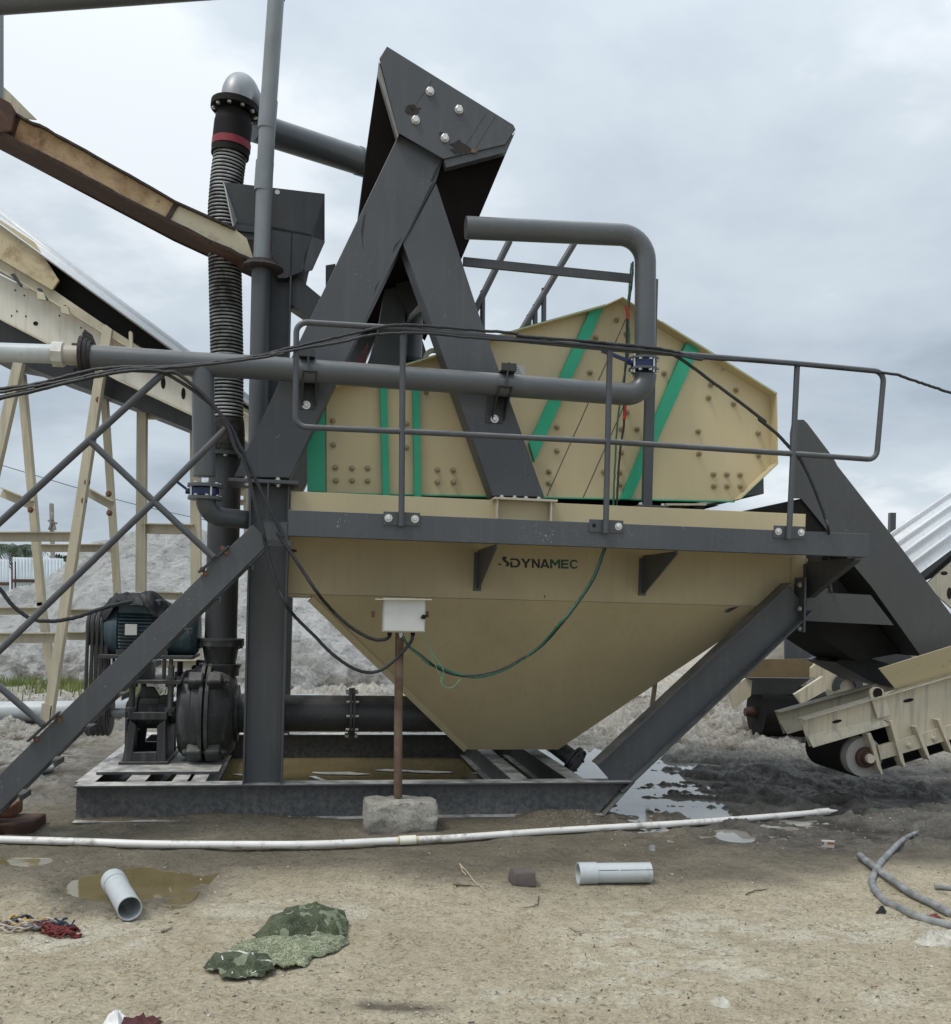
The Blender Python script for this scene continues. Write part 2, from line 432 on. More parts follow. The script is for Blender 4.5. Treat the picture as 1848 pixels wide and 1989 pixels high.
b = MB(); b.mbox(ul - .02, ul + .16, VH0 - .004, VH1, hw_seam - .016, hw_seam - .004)
b.bar(P((603, 1163), VH0) - VH * .004, M(bl, vb0 - .006, wb), .012, .05, VH); b.build('seam_flange', HOPC, hop)
b = MB(); q = P((1566, 1078), VH0); b.box(M(ur - .004, VH0 - .012, hw_seam + .06), UH * .012, ZH * .33, VH * .1); b.box(M(ur - .13, VH0 - .008, hw_seam + .05), UH * .12, ZH * .34, VH * .006)
b.build('corner_stiffener', HOPC, hop)
# cream rim beam above the walkway
url, urr = U((565, 975), .1), U((1558, 1015), .1)
b = MB(); b.mbox(url, urr, .04, VH0 + .1, hw_rim - .05, hw_top); b.mbox(url, urr, VH1 - .1, VH1 + .06, hw_rim - .05, hw_top)
b.mbox(url, url + .12, VH0 + .101, VH1 - .101, hw_rim - .05, hw_top); b.mbox(urr - .12, urr, VH0 + .101, VH1 - .101, hw_rim - .05, hw_top)
b.build('rim', CREAM, hop, .003)
# outlet stub under the hopper, to the right
b = MB(); oa, ob = M(br - .1, 1.36, wb + .1), P((1118, 1478), 1.1)
d = (ob - oa).normalized(); b.tube([oa, ob], .075, 18); b.build('outlet_stub', DARK, hop)
b = MB(); b.lathe(ob - d * .03, d, [(0, .125), (.022, .125)], 20); b.lathe(ob, d, [(0, .12), (.025, .12), (.025, .06)], 20); b.build('outlet_flange', DARK, hop)
for k in range(6):
    a = k * math.pi / 3; x, y = frame(d); c = MB(); c.bolt(ob + d * .024 + (x * math.cos(a) + y * math.sin(a)) * .1, d, .012); c.build('bolt', DARK, hop)
# lettering: D Y N A M E C with a broken mark before it
def glyphs():
    G_ = {}
    G_['D'] = [[(0, .0), (.22, 0), (.22, .55), (0, .72)], [(0, .80), (0, 1), (.62, 1), (.5, .80)], [(.22, 0), (.62, 0), (.62, .20), (.22, .20)], [(.62, 0), (.86, .12), (1, .38), (.76, .44), (.62, .20)], [(1, .38), (1, .62), (.76, .58), (.76, .44)], [(1, .62), (.86, .88), (.62, 1), (.5, .8), (.62, .8), (.76, .58)]]
    G_['Y'] = [[(.38, 0), (.62, 0), (.62, .42), (.38, .42)], [(.38, .42), (.62, .42), (.27, 1), (0, 1)], [(.44, .42), (.62, .42), (1, 1), (.73, 1), (.46, .5)]]
    G_['N'] = [[(0, 0), (.24, 0), (.24, 1), (0, 1)], [(.76, 0), (1, 0), (1, 1), (.76, 1)], [(.24, .62), (.24, 1), (.76, .38), (.76, 0)]]
    G_['A'] = [[(0, 0), (.25, 0), (.5, .72), (.62, 1), (.38, 1)], [(.75, 0), (1, 0), (.62, 1), (.5, .72)], [(.28, .16), (.72, .16), (.68, .34), (.32, .34)]]
    G_['M'] = [[(0, 0), (.22, 0), (.22, 1), (0, 1)], [(.78, 0), (1, 0), (1, 1), (.78, 1)], [(.22, 1), (.22, .62), (.5, .25), (.5, .6)], [(.78, 1), (.78, .62), (.5, .25), (.5, .6)]]
    G_['E'] = [[(0, 0), (.26, 0), (.26, 1), (0, 1)], [(.26, 0), (.95, 0), (.95, .22), (.26, .22)], [(.26, .39), (.88, .39), (.88, .61), (.26, .61)], [(.26, .78), (.95, .78), (.95, 1), (.26, 1)]]
    G_['C'] = [[(.3, 0), (.72, 0), (.72, .2), (.38, .2)], [(.3, 0), (.38, .2), (.25, .36), (0, .3)], [(0, .3), (.25, .36), (.25, .64), (0, .7)], [(0, .7), (.25, .64), (.38, .8), (.3, 1)], [(.3, 1), (.38, .8), (.72, .8), (.72, 1)], [(.72, 1), (.72, .8), (1, .64), (1, .72), (.9, .92)], [(.72, 0), (.72, .2), (1, .36), (1, .28), (.9, .08)]]
    return G_
GL = glyphs()
def letters(word, xs, mat, name):
    b = MB()
    for ch, (xa, xb) in zip(word, xs):
        for poly in GL[ch]:
            pts = []
            for gx, gy in poly:
                x = xa + (xb - xa) * gx
                base = 368 + (x - 405) * .022; topy = base - 52
                pts.append(P(zI(x, base + (topy - base) * gy), VH0) - VH * .0016)
            b.prism(pts, VH * .0012)
    b.build(name, mat, hop)
letters('DYNA', [(402, 460), (462, 522), (526, 572), (574, 628)], MARKK, 'lettering')
letters('MEC', [(630, 690), (694, 740), (744, 790)], MARKG, 'lettering')
b = MB()
for poly in ([(358, 306), (384, 306), (376, 323), (400, 346), (391, 362), (374, 362), (381, 347), (356, 325)], [(335, 346), (350, 346), (350, 355), (335, 355)]):
    b.prism([P(zI(*q), VH0) - VH * .0016 for q in poly], VH * .0012)
b.build('emblem', MARKK, hop)
b = MB()                                                   # small touched-up chips of paint
for poly, v in (([zJ(232, 105), zJ(262, 78), zJ(338, 58), zJ(300, 84), zJ(262, 104)], VH0 + .012), ([zI(597, 528), zI(602, 528), zI(602, 543), zI(597, 543)], VH0), ([zH(405, 262), zH(440, 266), zH(440, 280), zH(412, 280)], VH0)):
    b = MB(); b.prism([P(q, v) - VH * .0016 for q in poly], VH * .0012); b.build('paint_chip', MARKK, hop)

# ---- walkway hung on the front of the hopper
wf1, wf0 = Wz((600, 992), VW), Wz((600, 1042), VW)
wul, wur = U((560, 1015), VW), U((1689, 1058), VW)
wk = thing('walkway', 'narrow grey channel-edged walkway hung along the front of the cream hopper', 'walkway', M(3, -.2, wf0))
b = MB(); b.channel(M(wul, VW, (wf0 + wf1) / 2), M(wur, VW, (wf0 + wf1) / 2), wf1 - wf0, .075, VH, .009, .008); b.build('edge_channel', GREY, wk, .002)
b = MB(); b.mbox(wul, wur, VW + .08, .035, wf1 - .012, wf1 - .002); b.build('deck', DARK, wk)
for k in range(9):
    u = wul + .04 + (wur - wul - .08) * k / 8
    b = MB(); b.mbox(u - .025, u + .025, VW + .078, .03, wf0 + .06, wf1 - .014); b.build('joist', GREY, wk)
for px, dx in (((929, 1062), .012), ((1249, 1075), .012), ((1567, 1085), .05)):
    u = U(px, VH0); b = MB(); wt = wf0 - .004
    b.prism([M(u, VH0 - .002, wt), M(u, VH0 - .002, wt - .29), M(u, VH0 - .05, wt - .29), M(u, VW + .03, wt - .02), M(u, VW + .03, wt)], UH * dx)
    b.mbox(u - .03, u + .03, VH0 - .012, VH0 - .001, wt - .31, wt - .02)
    b.build('bracket', GREY, wk, .001)

SCUFF = plain('chalky_scuff', (.36, .37, .37), .8, 0, .3, 40)
rnd = random.Random(15)
for (fn_, x0, x1, y0, y1, n_) in ((zD, 560, 612, 1505, 1590, 6), (zE, 200, 330, 1612, 1690, 12), (zE, 1170, 1190, 1585, 1600, 2)):
    for k in range(n_):
        x, y = rnd.uniform(x0, x1), rnd.uniform(y0, y1); L_ = rnd.uniform(5, 20); a = rnd.uniform(.6, 1.9); w_ = rnd.uniform(1.0, 2.6)
        b = MB(); b.prism([P(fn_(x + sx0 * w_ + t_ * L_ * math.cos(a), y + t_ * L_ * math.sin(a)), VW) - VH * .0012 for sx0, t_ in ((-1, 0), (1, .1), (.6, 1), (-.4, .9))], VH * .001); b.build('scuff_mark', SCUFF, wk)

# ---- handrail
VR = VW - .03
hr = thing('handrail', 'grey tubular two-rail handrail with bolted posts along the walkway', 'handrail', P((1000, 1010), VR))
corner = [zD(290, 300), zD(300, 250)]
TL, ML, MR, TR = (576, 625), (574, 829), (1703, 893), (1718, 722)
mid_top = [(783, 640), (960, 655), (1185, 678), (1340, 690), (1549, 707)]
b = MB()
loop = [P(q, VR) for q in [(783, 838), ML, TL, (783, 638), (1185, 677), (1549, 706), TR, MR, (1549, 882), (1185, 858)]]
b.tube(fillet([loop[0] - UH * .0] + loop[1:] , .07, 5), .0195, 14); b.build('top_rail', GREY, hr)
b = MB(); b.tube([P((783, 838), VR), P((1185, 858), VR)], .0193, 14); b.build('mid_rail', GREY, hr)
for (xt, yt, xb, yb) in ((783, 645, 780, 1022), (1185, 681, 1177, 1036), (1549, 710, 1533, 1047)):
    b = MB(); b.tube([P((xt, yt), VR), P((xb, yb), VR)], .0205, 14); b.build('post', GREY, hr)
    b = MB(); q = P((xb, yb), VW); b.box(q + UH * -.122 + ZH * .005 - VH * .009, UH * .245, ZH * .088, VH * .008); b.build('base_plate', GREY, hr, .001)
    for sx_ in (-1, 1):
        if xb == 1177 and sx_ < 0:
            b = MB(); b.lathe(q + UH * -.088 + ZH * .05 - VH * .010, -VH, [(0, .014), (.0006, .014)], 12); b.build('bolt_hole', BLACK, hr); continue
        b = MB(); b.bolt(q + UH * .088 * sx_ + ZH * .05 - VH * .0092, -VH, .0165); b.build('bolt', ZINC, hr)

# ---- vibrating screen
sc = thing('vibrating_screen', 'cream vibrating screen with bolted side plate and bright green ribs on top of the hopper', 'screen', M(3, 1.3, hw_top))
OUT = [(632, 956.5), (632, 762), (660, 752), (789.5, 713), (864, 690), (1007.5, 645), (1168, 600), (1201, 585), (1275, 632), (1353, 679.6), (1497, 770), (1499, 904), (1426, 973)]
for v0 in (VS, 2.2):
    b = MB(); b.prism([P(q, VS) + VH * (v0 - VS) for q in OUT], VH * .014); b.build('side_plate', CREAM, sc)
def edgeflange(a, c, mat, name, w=.115, th=.008, v0=VS):
    pa, pc = P(a, VS), P(c, VS); d = (pc - pa).normalized(); n = VH.cross(d).normalized()
    if n.dot(P((1050, 850), VS) - pa) < 0: n = -n
    b = MB(); b.box(pa - VH * w, pc - pa, n * th, VH * (w - .001)); return b
b = MB(); bb = MB()
for i in range(1, 7):
    t = edgeflange(OUT[i], OUT[i + 1], CREAM, ''); b.add(t.v, t.f)
b.build('top_flange', CREAM, sc)
b = MB()
for i in range(7, 12):
    t = edgeflange(OUT[i], OUT[i + 1], CREAM, ''); b.add(t.v, t.f)
b.build('end_flange', CREAM, sc)
b = MB()                                                   # green painted edge along the flanges
for i in list(range(2, 6)) + [8, 9, 11]:
    pa, pc = P(OUT[i], VS), P(OUT[i + 1], VS); d = (pc - pa).normalized(); n = VH.cross(d).normalized()
    if n.dot(P((1050, 850), VS) - pa) > 0: n = -n
    b.box(pa - VH * .116, pc - pa, n * .003, VH * .13)
b.box(P((632, 957), VS) - VH * .02, P((1426, 973.5), VS) - P((632, 957), VS), -ZH * .010, VH * .03)
b.build('green_edge', GREEN, sc)
def rib(poly, name='green_rib', h=.055, mat=GREEN):
    b = MB(); b.prism([P(q, VS) - VH * h for q in poly], VH * (h - .001)); b.build(name, mat, sc, .001)
rib([zD(835, 660), zD(880, 660), zD(898, 1395), zD(852, 1395)])
rib([zD(1048, 640), zD(1092, 640), zD(1103, 1405), zD(1058, 1403)])
rib([zE(560, 180), zE(645, 165), zE(195, 1170), zE(160, 1050)])
rib([zE(1180, 400), zE(1262, 438), zE(820, 1415), zE(755, 1412)])
rib([(597, 955), (597, 840), (620, 765), (632, 760), (632, 957)], 'end_rib', .04)
# thin joints between the bolted cheek plates
b = MB()
for pa, pb in ((zE(800, 235), zE(285, 1390)), (zE(860, 640), zE(516, 1412)), (zD(485, 760), zD(487, 1360))):
    q0, q1 = P(pa, VS), P(pb, VS); d = (q1 - q0).normalized(); n = VH.cross(d)
    b = MB(); b.box(q0 - n * .003 - VH * .0022, q1 - q0, n * .006, VH * .002); b.build('plate_joint', DARK, sc)
BE = [(738, 243), (603, 360), (565, 585), (805, 845), (770, 955), (873, 955), (350, 943), (350, 1097), (297, 1232), (297, 1307), (770, 1107), (655, 1235), (760, 1237), (762, 1316), (1050, 590), (1355, 665), (1340, 750), (1518, 700), (1503, 790), (1272, 970), (1663, 980), (1277, 1115), (1665, 1125), (1372, 1250), (1458, 1250), (1545, 1252), (1375, 1327), (1460, 1327), (1548, 1327), (805, 335)]
BD = [(530, 900), (533, 1058), (547, 1205), (655, 1210), (757, 1210), (550, 1290), (656, 1290), (757, 1293), (1212, 1220), (1313, 1222), (1212, 1300), (1315, 1300), (1138, 710), (1010, 920), (1010, 1075), (1450, 1080)]
BPOS = [zE(*q) for q in BE] + [zD(*q) for q in BD]
first = None
for i, q in enumerate(BPOS):
    p = P(q, VS) - VH * .001
    if first is None:
        b = MB(); b.lathe(p, -VH, [(0, .023), (.006, .023), (.006, .016), (.022, .015)], 16); b.lathe(p - VH * .022, -VH, [(0, .0145), (.014, .0145), (.016, .011)], 6); b.lathe(p - VH * .038, -VH, [(0, .009), (.016, .009)], 8)
        first = b.build('bolt', BOLTC, sc); fp = p
    else: dup(first, sc, p - fp)
b = MB(); c0 = P(zD(1192, 492), VS); cu, cw = UH, ZH        # lifting eyes
def eye(b, c, r, ri, n=16):
    out = [c + UH * r * math.cos(a) + ZH * r * math.sin(a) for a in np.linspace(0, math.pi, n)]
    inn = [c + UH * ri * math.cos(a) + ZH * ri * math.sin(a) for a in np.linspace(math.pi, 0, n)]
    b.prism(out + inn, VH * .02)
eye(b, c0, .082, .046); b.build('lifting_eye', OLDC, sc)
b = MB(); eye(b, P(zE(1462, 578), VS) , .06, .03); b.build('lifting_eye', OLDC, sc)
b = MB(); q = [zE(20, 535), zE(135, 540), zE(142, 612), zE(20, 612)]; b.prism([P(x, VS) - VH * .004 for x in q], VH * .003); npl = b.build('nameplate', BOXW, sc)
b = MB()
for k in range(5):
    b.prism([P(x, VS) - VH * .0052 for x in (zE(38, 548 + k * 12), zE(38 + 60 + (k * 37) % 30, 550 + k * 12), zE(38 + 60 + (k * 37) % 30, 554 + k * 12), zE(38, 552 + k * 12))], VH * .001)
b.build('printed_line', plain('grey_print', (.12, .12, .12), .6), npl)
b = MB(); b.prism([P(q, VS) for q in (zE(1565, 1378), zE(1700, 1240), zE(1702, 1375), zE(1560, 1388))], VH * 1.8); b.build('discharge_lip', GREY, sc)
b = MB()                                                   # rear body between the side plates
b.prism([P(q, VS) for q in (zD(500, 1350), zE(1400, 1400), zE(1360, 1240), zD(500, 1240))], VH * 1.8)
for v in list(b.v): pass
for i, q in enumerate(b.v): b.v[i] = q + VH * (.03 if i < 4 else -.02)
b.build('screen_deck', DARK, sc)
b = MB(); b.prism([P(q, VS) + VH * .02 for q in ((634, 950), (634, 768), (662, 758), (662, 950))], VH * 1.8); b.build('feed_end', CREAM, sc)
b = MB(); b.prism([P(q, VS) + VH * .25 for q in (zE(350, 1424), zE(1500, 1430), zE(1300, 1480), zE(350, 1470))], VH * 1.5); b.build('shadow_gap_beam', BLACK, sc)  # black bar: the shadow gap under the screen, put into colour
for x in (1133, 1263):
    b = MB(); q0, q1 = P(zE(x, 1502), VS - .06), P(zE(x, 1447), VS - .06)
    b.lathe(q0, ZH, [(0, .055), ((q1 - q0).z * .3, .062), ((q1 - q0).z * .7, .062), ((q1 - q0).z, .055)], 18); b.build('rubber_spring', BLACK, sc)
b = MB(); b.prism([P(q, VS - .12) for q in (zE(1060, 1437), zE(1330, 1437), zE(1325, 1450), zE(1065, 1450))], VH * .12); b.build('spring_seat', CREAM2, sc)

# ---- A-frame tower with the hooded launder on top
af = thing('a_frame_tower', 'tall dark grey A-frame tower crowned by a slanted hooded box with four bright bolts', 'tower', M(2, 1.3, wct))
VA0, VA1 = .02, .24
LL = [(774, 262), (861, 308), (847, 353), (782, 472), (563, 928), (455, 926)]
RL = [(847.6, 355), (931, 611), (1058, 965), (957, 963), (783.4, 474)]
for dv in (0, 2.3):
    b = MB(); b.prism([P(q, VA0) + VH * dv for q in LL], VH * .22); b.build('leg', GREY, af, .004)
    b = MB(); b.prism([P(q, VA0 + .004) + VH * dv for q in RL], VH * .212); b.build('leg', GREY, af, .004)
b = MB()                                                   # weld seam and grinding marks on the joint
for pts in ([(846, 352), (838, 368), (795, 452), (786, 470), (783, 472), (790, 456), (836, 360)], [(856, 316), (850, 335), (842, 352), (836, 352), (846, 330)], [zB(432, 1160), zB(405, 1200), zB(380, 1240), zB(392, 1200)], [zB(320, 1370), zB(290, 1440), zB(300, 1400)], [zB(250, 1040), zB(236, 1160), zB(240, 1230), zB(228, 1130), zB(240, 1060)]):
    b = MB(); b.prism([P(q, VA0) - VH * .0018 for q in pts], VH * .0015); b.build('weld_mark', MARKK, af)
b = MB(); wq = wct
b.mbox(U((446, 930), 0), U((581, 938), 0), -.09, .30, wq + .001, wq + .024); b.build('foot_plate', GREY, af, .002)
for px in ((480, 929), (540, 932)):
    b = MB(); b.bolt(P(px, -.03) + ZH * -.002, ZH, .014); b.build('bolt', ZINC, af)
    b = MB(); b.bolt(M(U(px, -.03), -.03, wq), -ZH, .014); b.build('bolt', ZINC, af)
b = MB(); u = U((520, 960), 0); b.prism([M(u, -.003, wq), M(u, -.003, wq - .26), M(u, -.02, wq - .26), M(u, -.085, wq - .02), M(u, -.085, wq)], UH * .012); b.build('gusset', GREY, af)
fb0, fb1 = U((958, 968), 0), U((1080, 970), 0); wfb = Wz((1010, 969), 0)
b = MB(); b.mbox(fb0, fb1, -.06, .30, wfb - .016, wfb); b.mbox(fb0 + .02, fb0 + .032, -.05, .04, wfb - .16, wfb - .017); b.mbox(fb1 - .05, fb1 - .038, -.05, .04, wfb - .16, wfb - .017); b.build('foot_bracket', CREAM2, af, .001)
for px in ((975, 965), (1000, 965), (1022, 966), (1047, 967)):
    b = MB(); b.bolt(M(U(px, -.04), -.04, wfb + .0), ZH, .013); b.build('bolt', ZINC, af)
# hooded box
FP = [zB(355, 225), zB(318, 285), zB(412, 650), zB(632, 777), zB(935, 705), zB(985, 632), zB(975, 610)]
b = MB(); b.prism([P(q, -.05) for q in FP], VH * .013); b.build('front_plate', GREY, af, .003)
b = MB(); b.prism([P(q, -.05) + VH * .0135 for q in (zB(316, 292), zB(311, 345), zB(406, 670), zB(414, 655))], VH * .07); b.build('plate_flange', plain('pale_grey_edge', (.20, .20, .195), .5, 0, .15, 20), af)
b = MB(); b.prism([P(q, -.05) + VH * .0135 for q in (zB(636, 777), zB(646, 815), zB(942, 738), zB(986, 640), zB(935, 704))], VH * .07); b.build('plate_flange', GREY, af)
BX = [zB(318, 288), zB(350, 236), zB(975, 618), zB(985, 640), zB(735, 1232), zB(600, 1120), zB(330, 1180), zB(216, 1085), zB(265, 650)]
b = MB(); b.prism([P(q, -.05) + VH * .085 for q in BX], VH * 2.3); b.build('launder_box', plain('near_black_box', (.0065, .005, .0045), .9, 0, .3, 6, .2, spec=.08), af)  # solid body in one even near-black colour
for q in ((565, 448), (707, 537), (495, 588), (638, 676)):
    b = MB(); b.bolt(P(zB(*q), -.05) - VH * .0005, -VH, .027, False); b.lathe(P(zB(*q), -.05), -VH, [(0, .031), (.006, .031)], 18); b.build('bolt', ZINC, af)
def blot(cx_, cy_, rx, ry, n=22, seed=1, v=-.05):
    rnd = random.Random(seed)
    return [P(zB(cx_ + rx * math.cos(2 * math.pi * k / n) * rnd.uniform(.55, 1.15), cy_ + ry * math.sin(2 * math.pi * k / n) * rnd.uniform(.55, 1.15)), v) - VH * .0018 for k in range(n)]
BURN = plain('burnt_paint', (.018, .015, .013), .8, 0, .5, 30)
for q in ((482, 540, 42, 28, 22, 3), (715, 725, 55, 38, 26, 5), (622, 658, 18, 14, 16, 8)):
    b = MB(); b.prism(blot(*q), VH * .0013); b.build('scorch_mark', BURN, af)
BARE = plain('burnt_bare_metal', (.13, .08, .05), .7, 0, .4, 30)
for q in ((775, 738, 32, 12, 18, 4), (478, 540, 17, 12, 14, 9)):
    b = MB(); b.prism(blot(*q), VH * .0016); b.build('bare_patch', BARE, af)
b = MB()
for a, c in ((zB(575, 392), zB(498, 508)), (zB(885, 570), zB(790, 722)), (zB(838, 555), zB(748, 700))):
    q0, q1 = P(a, -.05), P(c, -.05); d = (q1 - q0).normalized(); n = VH.cross(d); b = MB(); b.box(q0 - n * .002 - VH * .0015, q1 - q0, n * .004, VH * .0012); b.build('joint_line', DARK, af)
# centre outlet chute and pipe hanging between the legs
b = MB(); b.prism([P(q, 1.1) for q in ((748, 560), (786, 500), (788, 700), (766, 745), (700, 735), (716, 700), (735, 640))], VH * .3); b.build('centre_chute', GREY, af, .003)
b = MB(); b.tube([P((806, 560), 1.5), P((803, 640), 1.5), P((800, 725), 1.5)], [.085, .085, .085], 20); b.build('drop_pipe', GPIPE, af)
b = MB(); b.lathe(P((800, 705), 1.5), ZH, [(0, .115), (.03, .115)], 20); b.build('drop_pipe_flange', DARK, af)
b = MB(); b.prism([P(q, 1.0) for q in ((768, 500), (800, 535), (845, 560), (815, 590), (795, 612), (770, 560))], VH * .5); b.build('outlet_cone', DARK, af)
b = MB(); b.prism([P(q, .5) for q in ((690, 712), (704, 680), (716, 664), (712, 700), (706, 735), (660, 735))], VH * .05); b.build('inner_plate', plain('dark_red_primer', (.075, .018, .016), .6, 0, .3, 8), af)
# ---- wash water pipe loop
VP = -.13
wp = thing('water_pipe', 'long grey water pipe clamped across the A-frame legs, looping up at the right', 'pipe', P((600, 725), VP))
r_ = .082
line = [zC(600, 483), zC(1300, 530), zD(60, 551), zD(900, 612), zD(1500, 655), zE(400, 695), zE(925, 734), zE(928, 600)]
pts = [P(q, VP) for q in line]
b = MB(); b.tube(fillet(pts, .22, 9), r_, 24); b.build('header', GPIPE, wp)
up = [P((1253.5, 690), VP), P((1254, 560), VP), P((1254, 458), VP), P((905, 442), VP)]
b = MB(); b.tube(fillet(up, .2, 9), .079, 24); b.build('riser', GPIPE, wp)
dn = [P((394, 712), VP), P((397, 925), VP)]
b = MB(); b.tube(dn, .076, 24); b.build('branch', GPIPE, wp)
dl = [P((399, 968), VP), P((400, 1003), VP), P((430, 1003), VP) + UH * .0, M(U((478, 1003), .1), .42, Wz((440, 1003), VP))]
dl = [P((399, 968), VP), P((400, 1001), VP), P((400, 1001), VP) + (UH * .8 + VH * .75)]
b = MB(); b.tube(fillet(dl, .13, 8), .066, 22); b.build('lower_elbow', GPIPE, wp)
def flange(b, p, ax, r, t=.022, n=28): b.lathe(p - ax * t / 2, ax, [(0, r), (t, r)], n)
for p in (P((398.5, 944), VP), P((399, 968), VP)):
    b = MB(); flange(b, p, ZH, .118); b.build('flange', GPIPE, wp)
    for k in range(8):
        a = k * math.pi / 4 + .2; b = MB(); b.bolt(p + UH * .098 * math.cos(a) + VH * .098 * math.sin(a) + ZH * .01, ZH, .012, False); b.build('bolt', ZINC, wp)
for p in (zE(918, 497), zE(916, 567)):
    q = P(p, VP); b = MB(); flange(b, q, ZH, .112, .016); b.build('flange', GPIPE, wp)
    for k in range(8):
        a = k * math.pi / 4 + .2; b = MB(); b.bolt(q + UH * .096 * math.cos(a) + VH * .096 * math.sin(a) - ZH * .008, -ZH, .014, False); b.build('bolt', ZINC, wp)
def valve(name, p, h, lab, hdir, hl=.24):
    t = thing(name, lab, 'valve', p - ZH * h / 2, 'blue butterfly valves in the water pipe')
    b = MB(); b.lathe(p - ZH * h / 2, ZH, [(0, .085), (.005, .095), (h - .005, .095), (h, .085)], 28); b.build('valve_body', BLUE, t)
    hd = hdir.normalized(); b = MB(); b.lathe(p + hd * .07, hd, [(0, .02), (.06, .02)], 12); b.box(p + hd * .12, hd * hl + ZH * .05, VH * .03, ZH * .022); b.build('handle', BLUE, t)
    for k in range(4):
        a = k * math.pi / 2 + .5; b = MB(); q = p + UH * .1 * math.cos(a) + VH * .1 * math.sin(a); b.tube([q - ZH * (h / 2 + .02), q + ZH * (h / 2 + .02)], .008, 8); b.build('stud', ZINC, t)
valve('butterfly_valve', P(zE(917, 531), VP), .11, 'blue valve between flanges on the right-hand rising pipe, handle pointing left over the screen', -UH * 1 - VH * .25)
valve('butterfly_valve', P((398.7, 956), VP), .055, 'blue valve on the short branch left of the main upright, below the hose', -UH * 1 - VH * .2, .07)
# clamps on the legs
def clamp(px_top, px_bot, px_bolt):
    q = P(px_top, VP - .0)
    b = MB()
    pb = P(px_bolt, VA0)
    b.box(pb - UH * .065 - ZH * .03 - VH * .009, UH * .13, ZH * .22, VH * .008)
    lo = P(px_bot, VP)
    b.box(lo - UH * .05 + ZH * .005 - VH * .11, UH * .10, VH * .255, -ZH * .012)
    b.prism([lo - UH * .05 - VH * .11 - ZH * .008, lo - UH * .05 + VH * .14 - ZH * .008, lo - UH * .05 + VH * .14 - ZH * .20], UH * .01)
    b.prism([lo + UH * .04 - VH * .11 - ZH * .008, lo + UH * .04 + VH * .14 - ZH * .008, lo + UH * .04 + VH * .14 - ZH * .20], UH * .01)
    b.build('pipe_bracket', DARK, wp, .001)
    b = MB(); hi = q + ZH * .01
    b.box(hi - UH * .055 - VH * .10, UH * .11, VH * .2, ZH * .008); b.box(hi - UH * .055 - VH * .10 + ZH * .008, UH * .11, VH * .008, ZH * .045)
    b.tube([hi - VH * .092 + ZH * .06, P(px_bot, VP) - VH * .095 - ZH * .02], .007, 8); b.tube([hi + VH * .092 + ZH * .04, P(px_bot, VP) + VH * .092 - ZH * .02], .007, 8)
    b.build('clamp', DARK, wp)
    b = MB(); b.bolt(pb - VH * .009, -VH, .019); b.build('bolt', ZINC, wp)
clamp(zD(362, 508), zD(380, 592), zD(357, 797))
clamp(zD(1662, 600), zD(1640, 690), zD(1585, 887))
# white tail of the pipe to the left, with its coupling
tp = thing('pvc_pipe_tail', 'pale plastic pipe with a hexagonal coupling joined to the grey pipe by a blackened flange', 'pipe', P((60, 690), VP))
b = MB(); b.tube([P((-260, 676), VP), P(zC(345, 462), VP)], .063, 22); b.build('pipe', PVCG, tp)
b = MB(); q0, q1 = P(zC(342, 462), VP), P(zC(420, 467), VP); b.lathe(q0, q1 - q0, [(0, .070), (.004, .085), ((q1 - q0).length - .004, .085), ((q1 - q0).length, .07)], 8); b.build('coupling', pvc('old_pvc', (.55, .54, .49), .5), tp)
b = MB(); b.tube([q1, P(zC(530, 474), VP)], .066, 22); b.build('stub', pvc('dirty_pvc', (.40, .36, .31), .8), tp)
b = MB()
for k, px in enumerate((540, 566, 588)):
    q = P(zC(px, 474), VP); b.lathe(q - UH * .01, UH, [(0, .135 - .016 * k), (.022, .128 - .016 * k)], 14)
b.prism([P(zC(535, 330), VP), P(zC(552, 300), VP), P(zC(600, 335), VP), P(zC(625, 400), VP), P(zC(560, 420), VP)], VH * .03)
b.tube([P(zC(470, 402), VP), P(zC(560, 408), VP)], .014, 8); b.tube([P(zC(480, 568), VP), P(zC(560, 566), VP)], .014, 8)
b.build('burnt_flange', plain('tarred_flange', (.022, .019, .017), .7, 0, .6, 18, .8, .006), tp)

# square post that steadies the loop, and the ladder rails behind it
ps = thing('support_post', 'slim grey post behind the rising pipe, with a flat arm to the tower', 'post', P((1258, 985), .1))
b = MB(); b.box(P((1250, 985), .1), P((1262, 540), .1) - P((1250, 985), .1), UH * .072, VH * .05); b.build('upright', GREY, ps, .001)
b = MB(); b.bar(P((900, 508), .1), P((1228, 541), .1), .03, .062, VH); b.build('arm', GREY, ps)
b = MB(); q = P((1265, 985), .1); b.box(q - UH * .12 - VH * .04, UH * .24, VH * .14, ZH * .012); b.build('foot', GREY, ps)
for s_ in (-.09, .09):
    b = MB(); b.bolt(q + UH * s_ - VH * .01 + ZH * .012, ZH, .014); b.build('bolt', ZINC, ps)
ld = thing('stair_rails', 'pair of slanted tubular stair handrails behind the screen, below the pipe loop', 'handrail', P((960, 700), 2.4))
for a, c in (((990, 468), (905, 640)), ((1117, 470), (985, 690))):
    b = MB(); b.tube([P(a, 2.4), P(c, 2.4)], .034, 14); b.build('rail', GREY, ld)
for x, y0, y1 in ((938, 565, 640), (1057, 560, 640), (1040, 592, 648), (1028, 612, 655)):
    b = MB(); b.tube([P((x, y0), 2.4), P((x - 1, y1 + 60), 2.4)], .026, 12); b.build('post', GREY, ld)

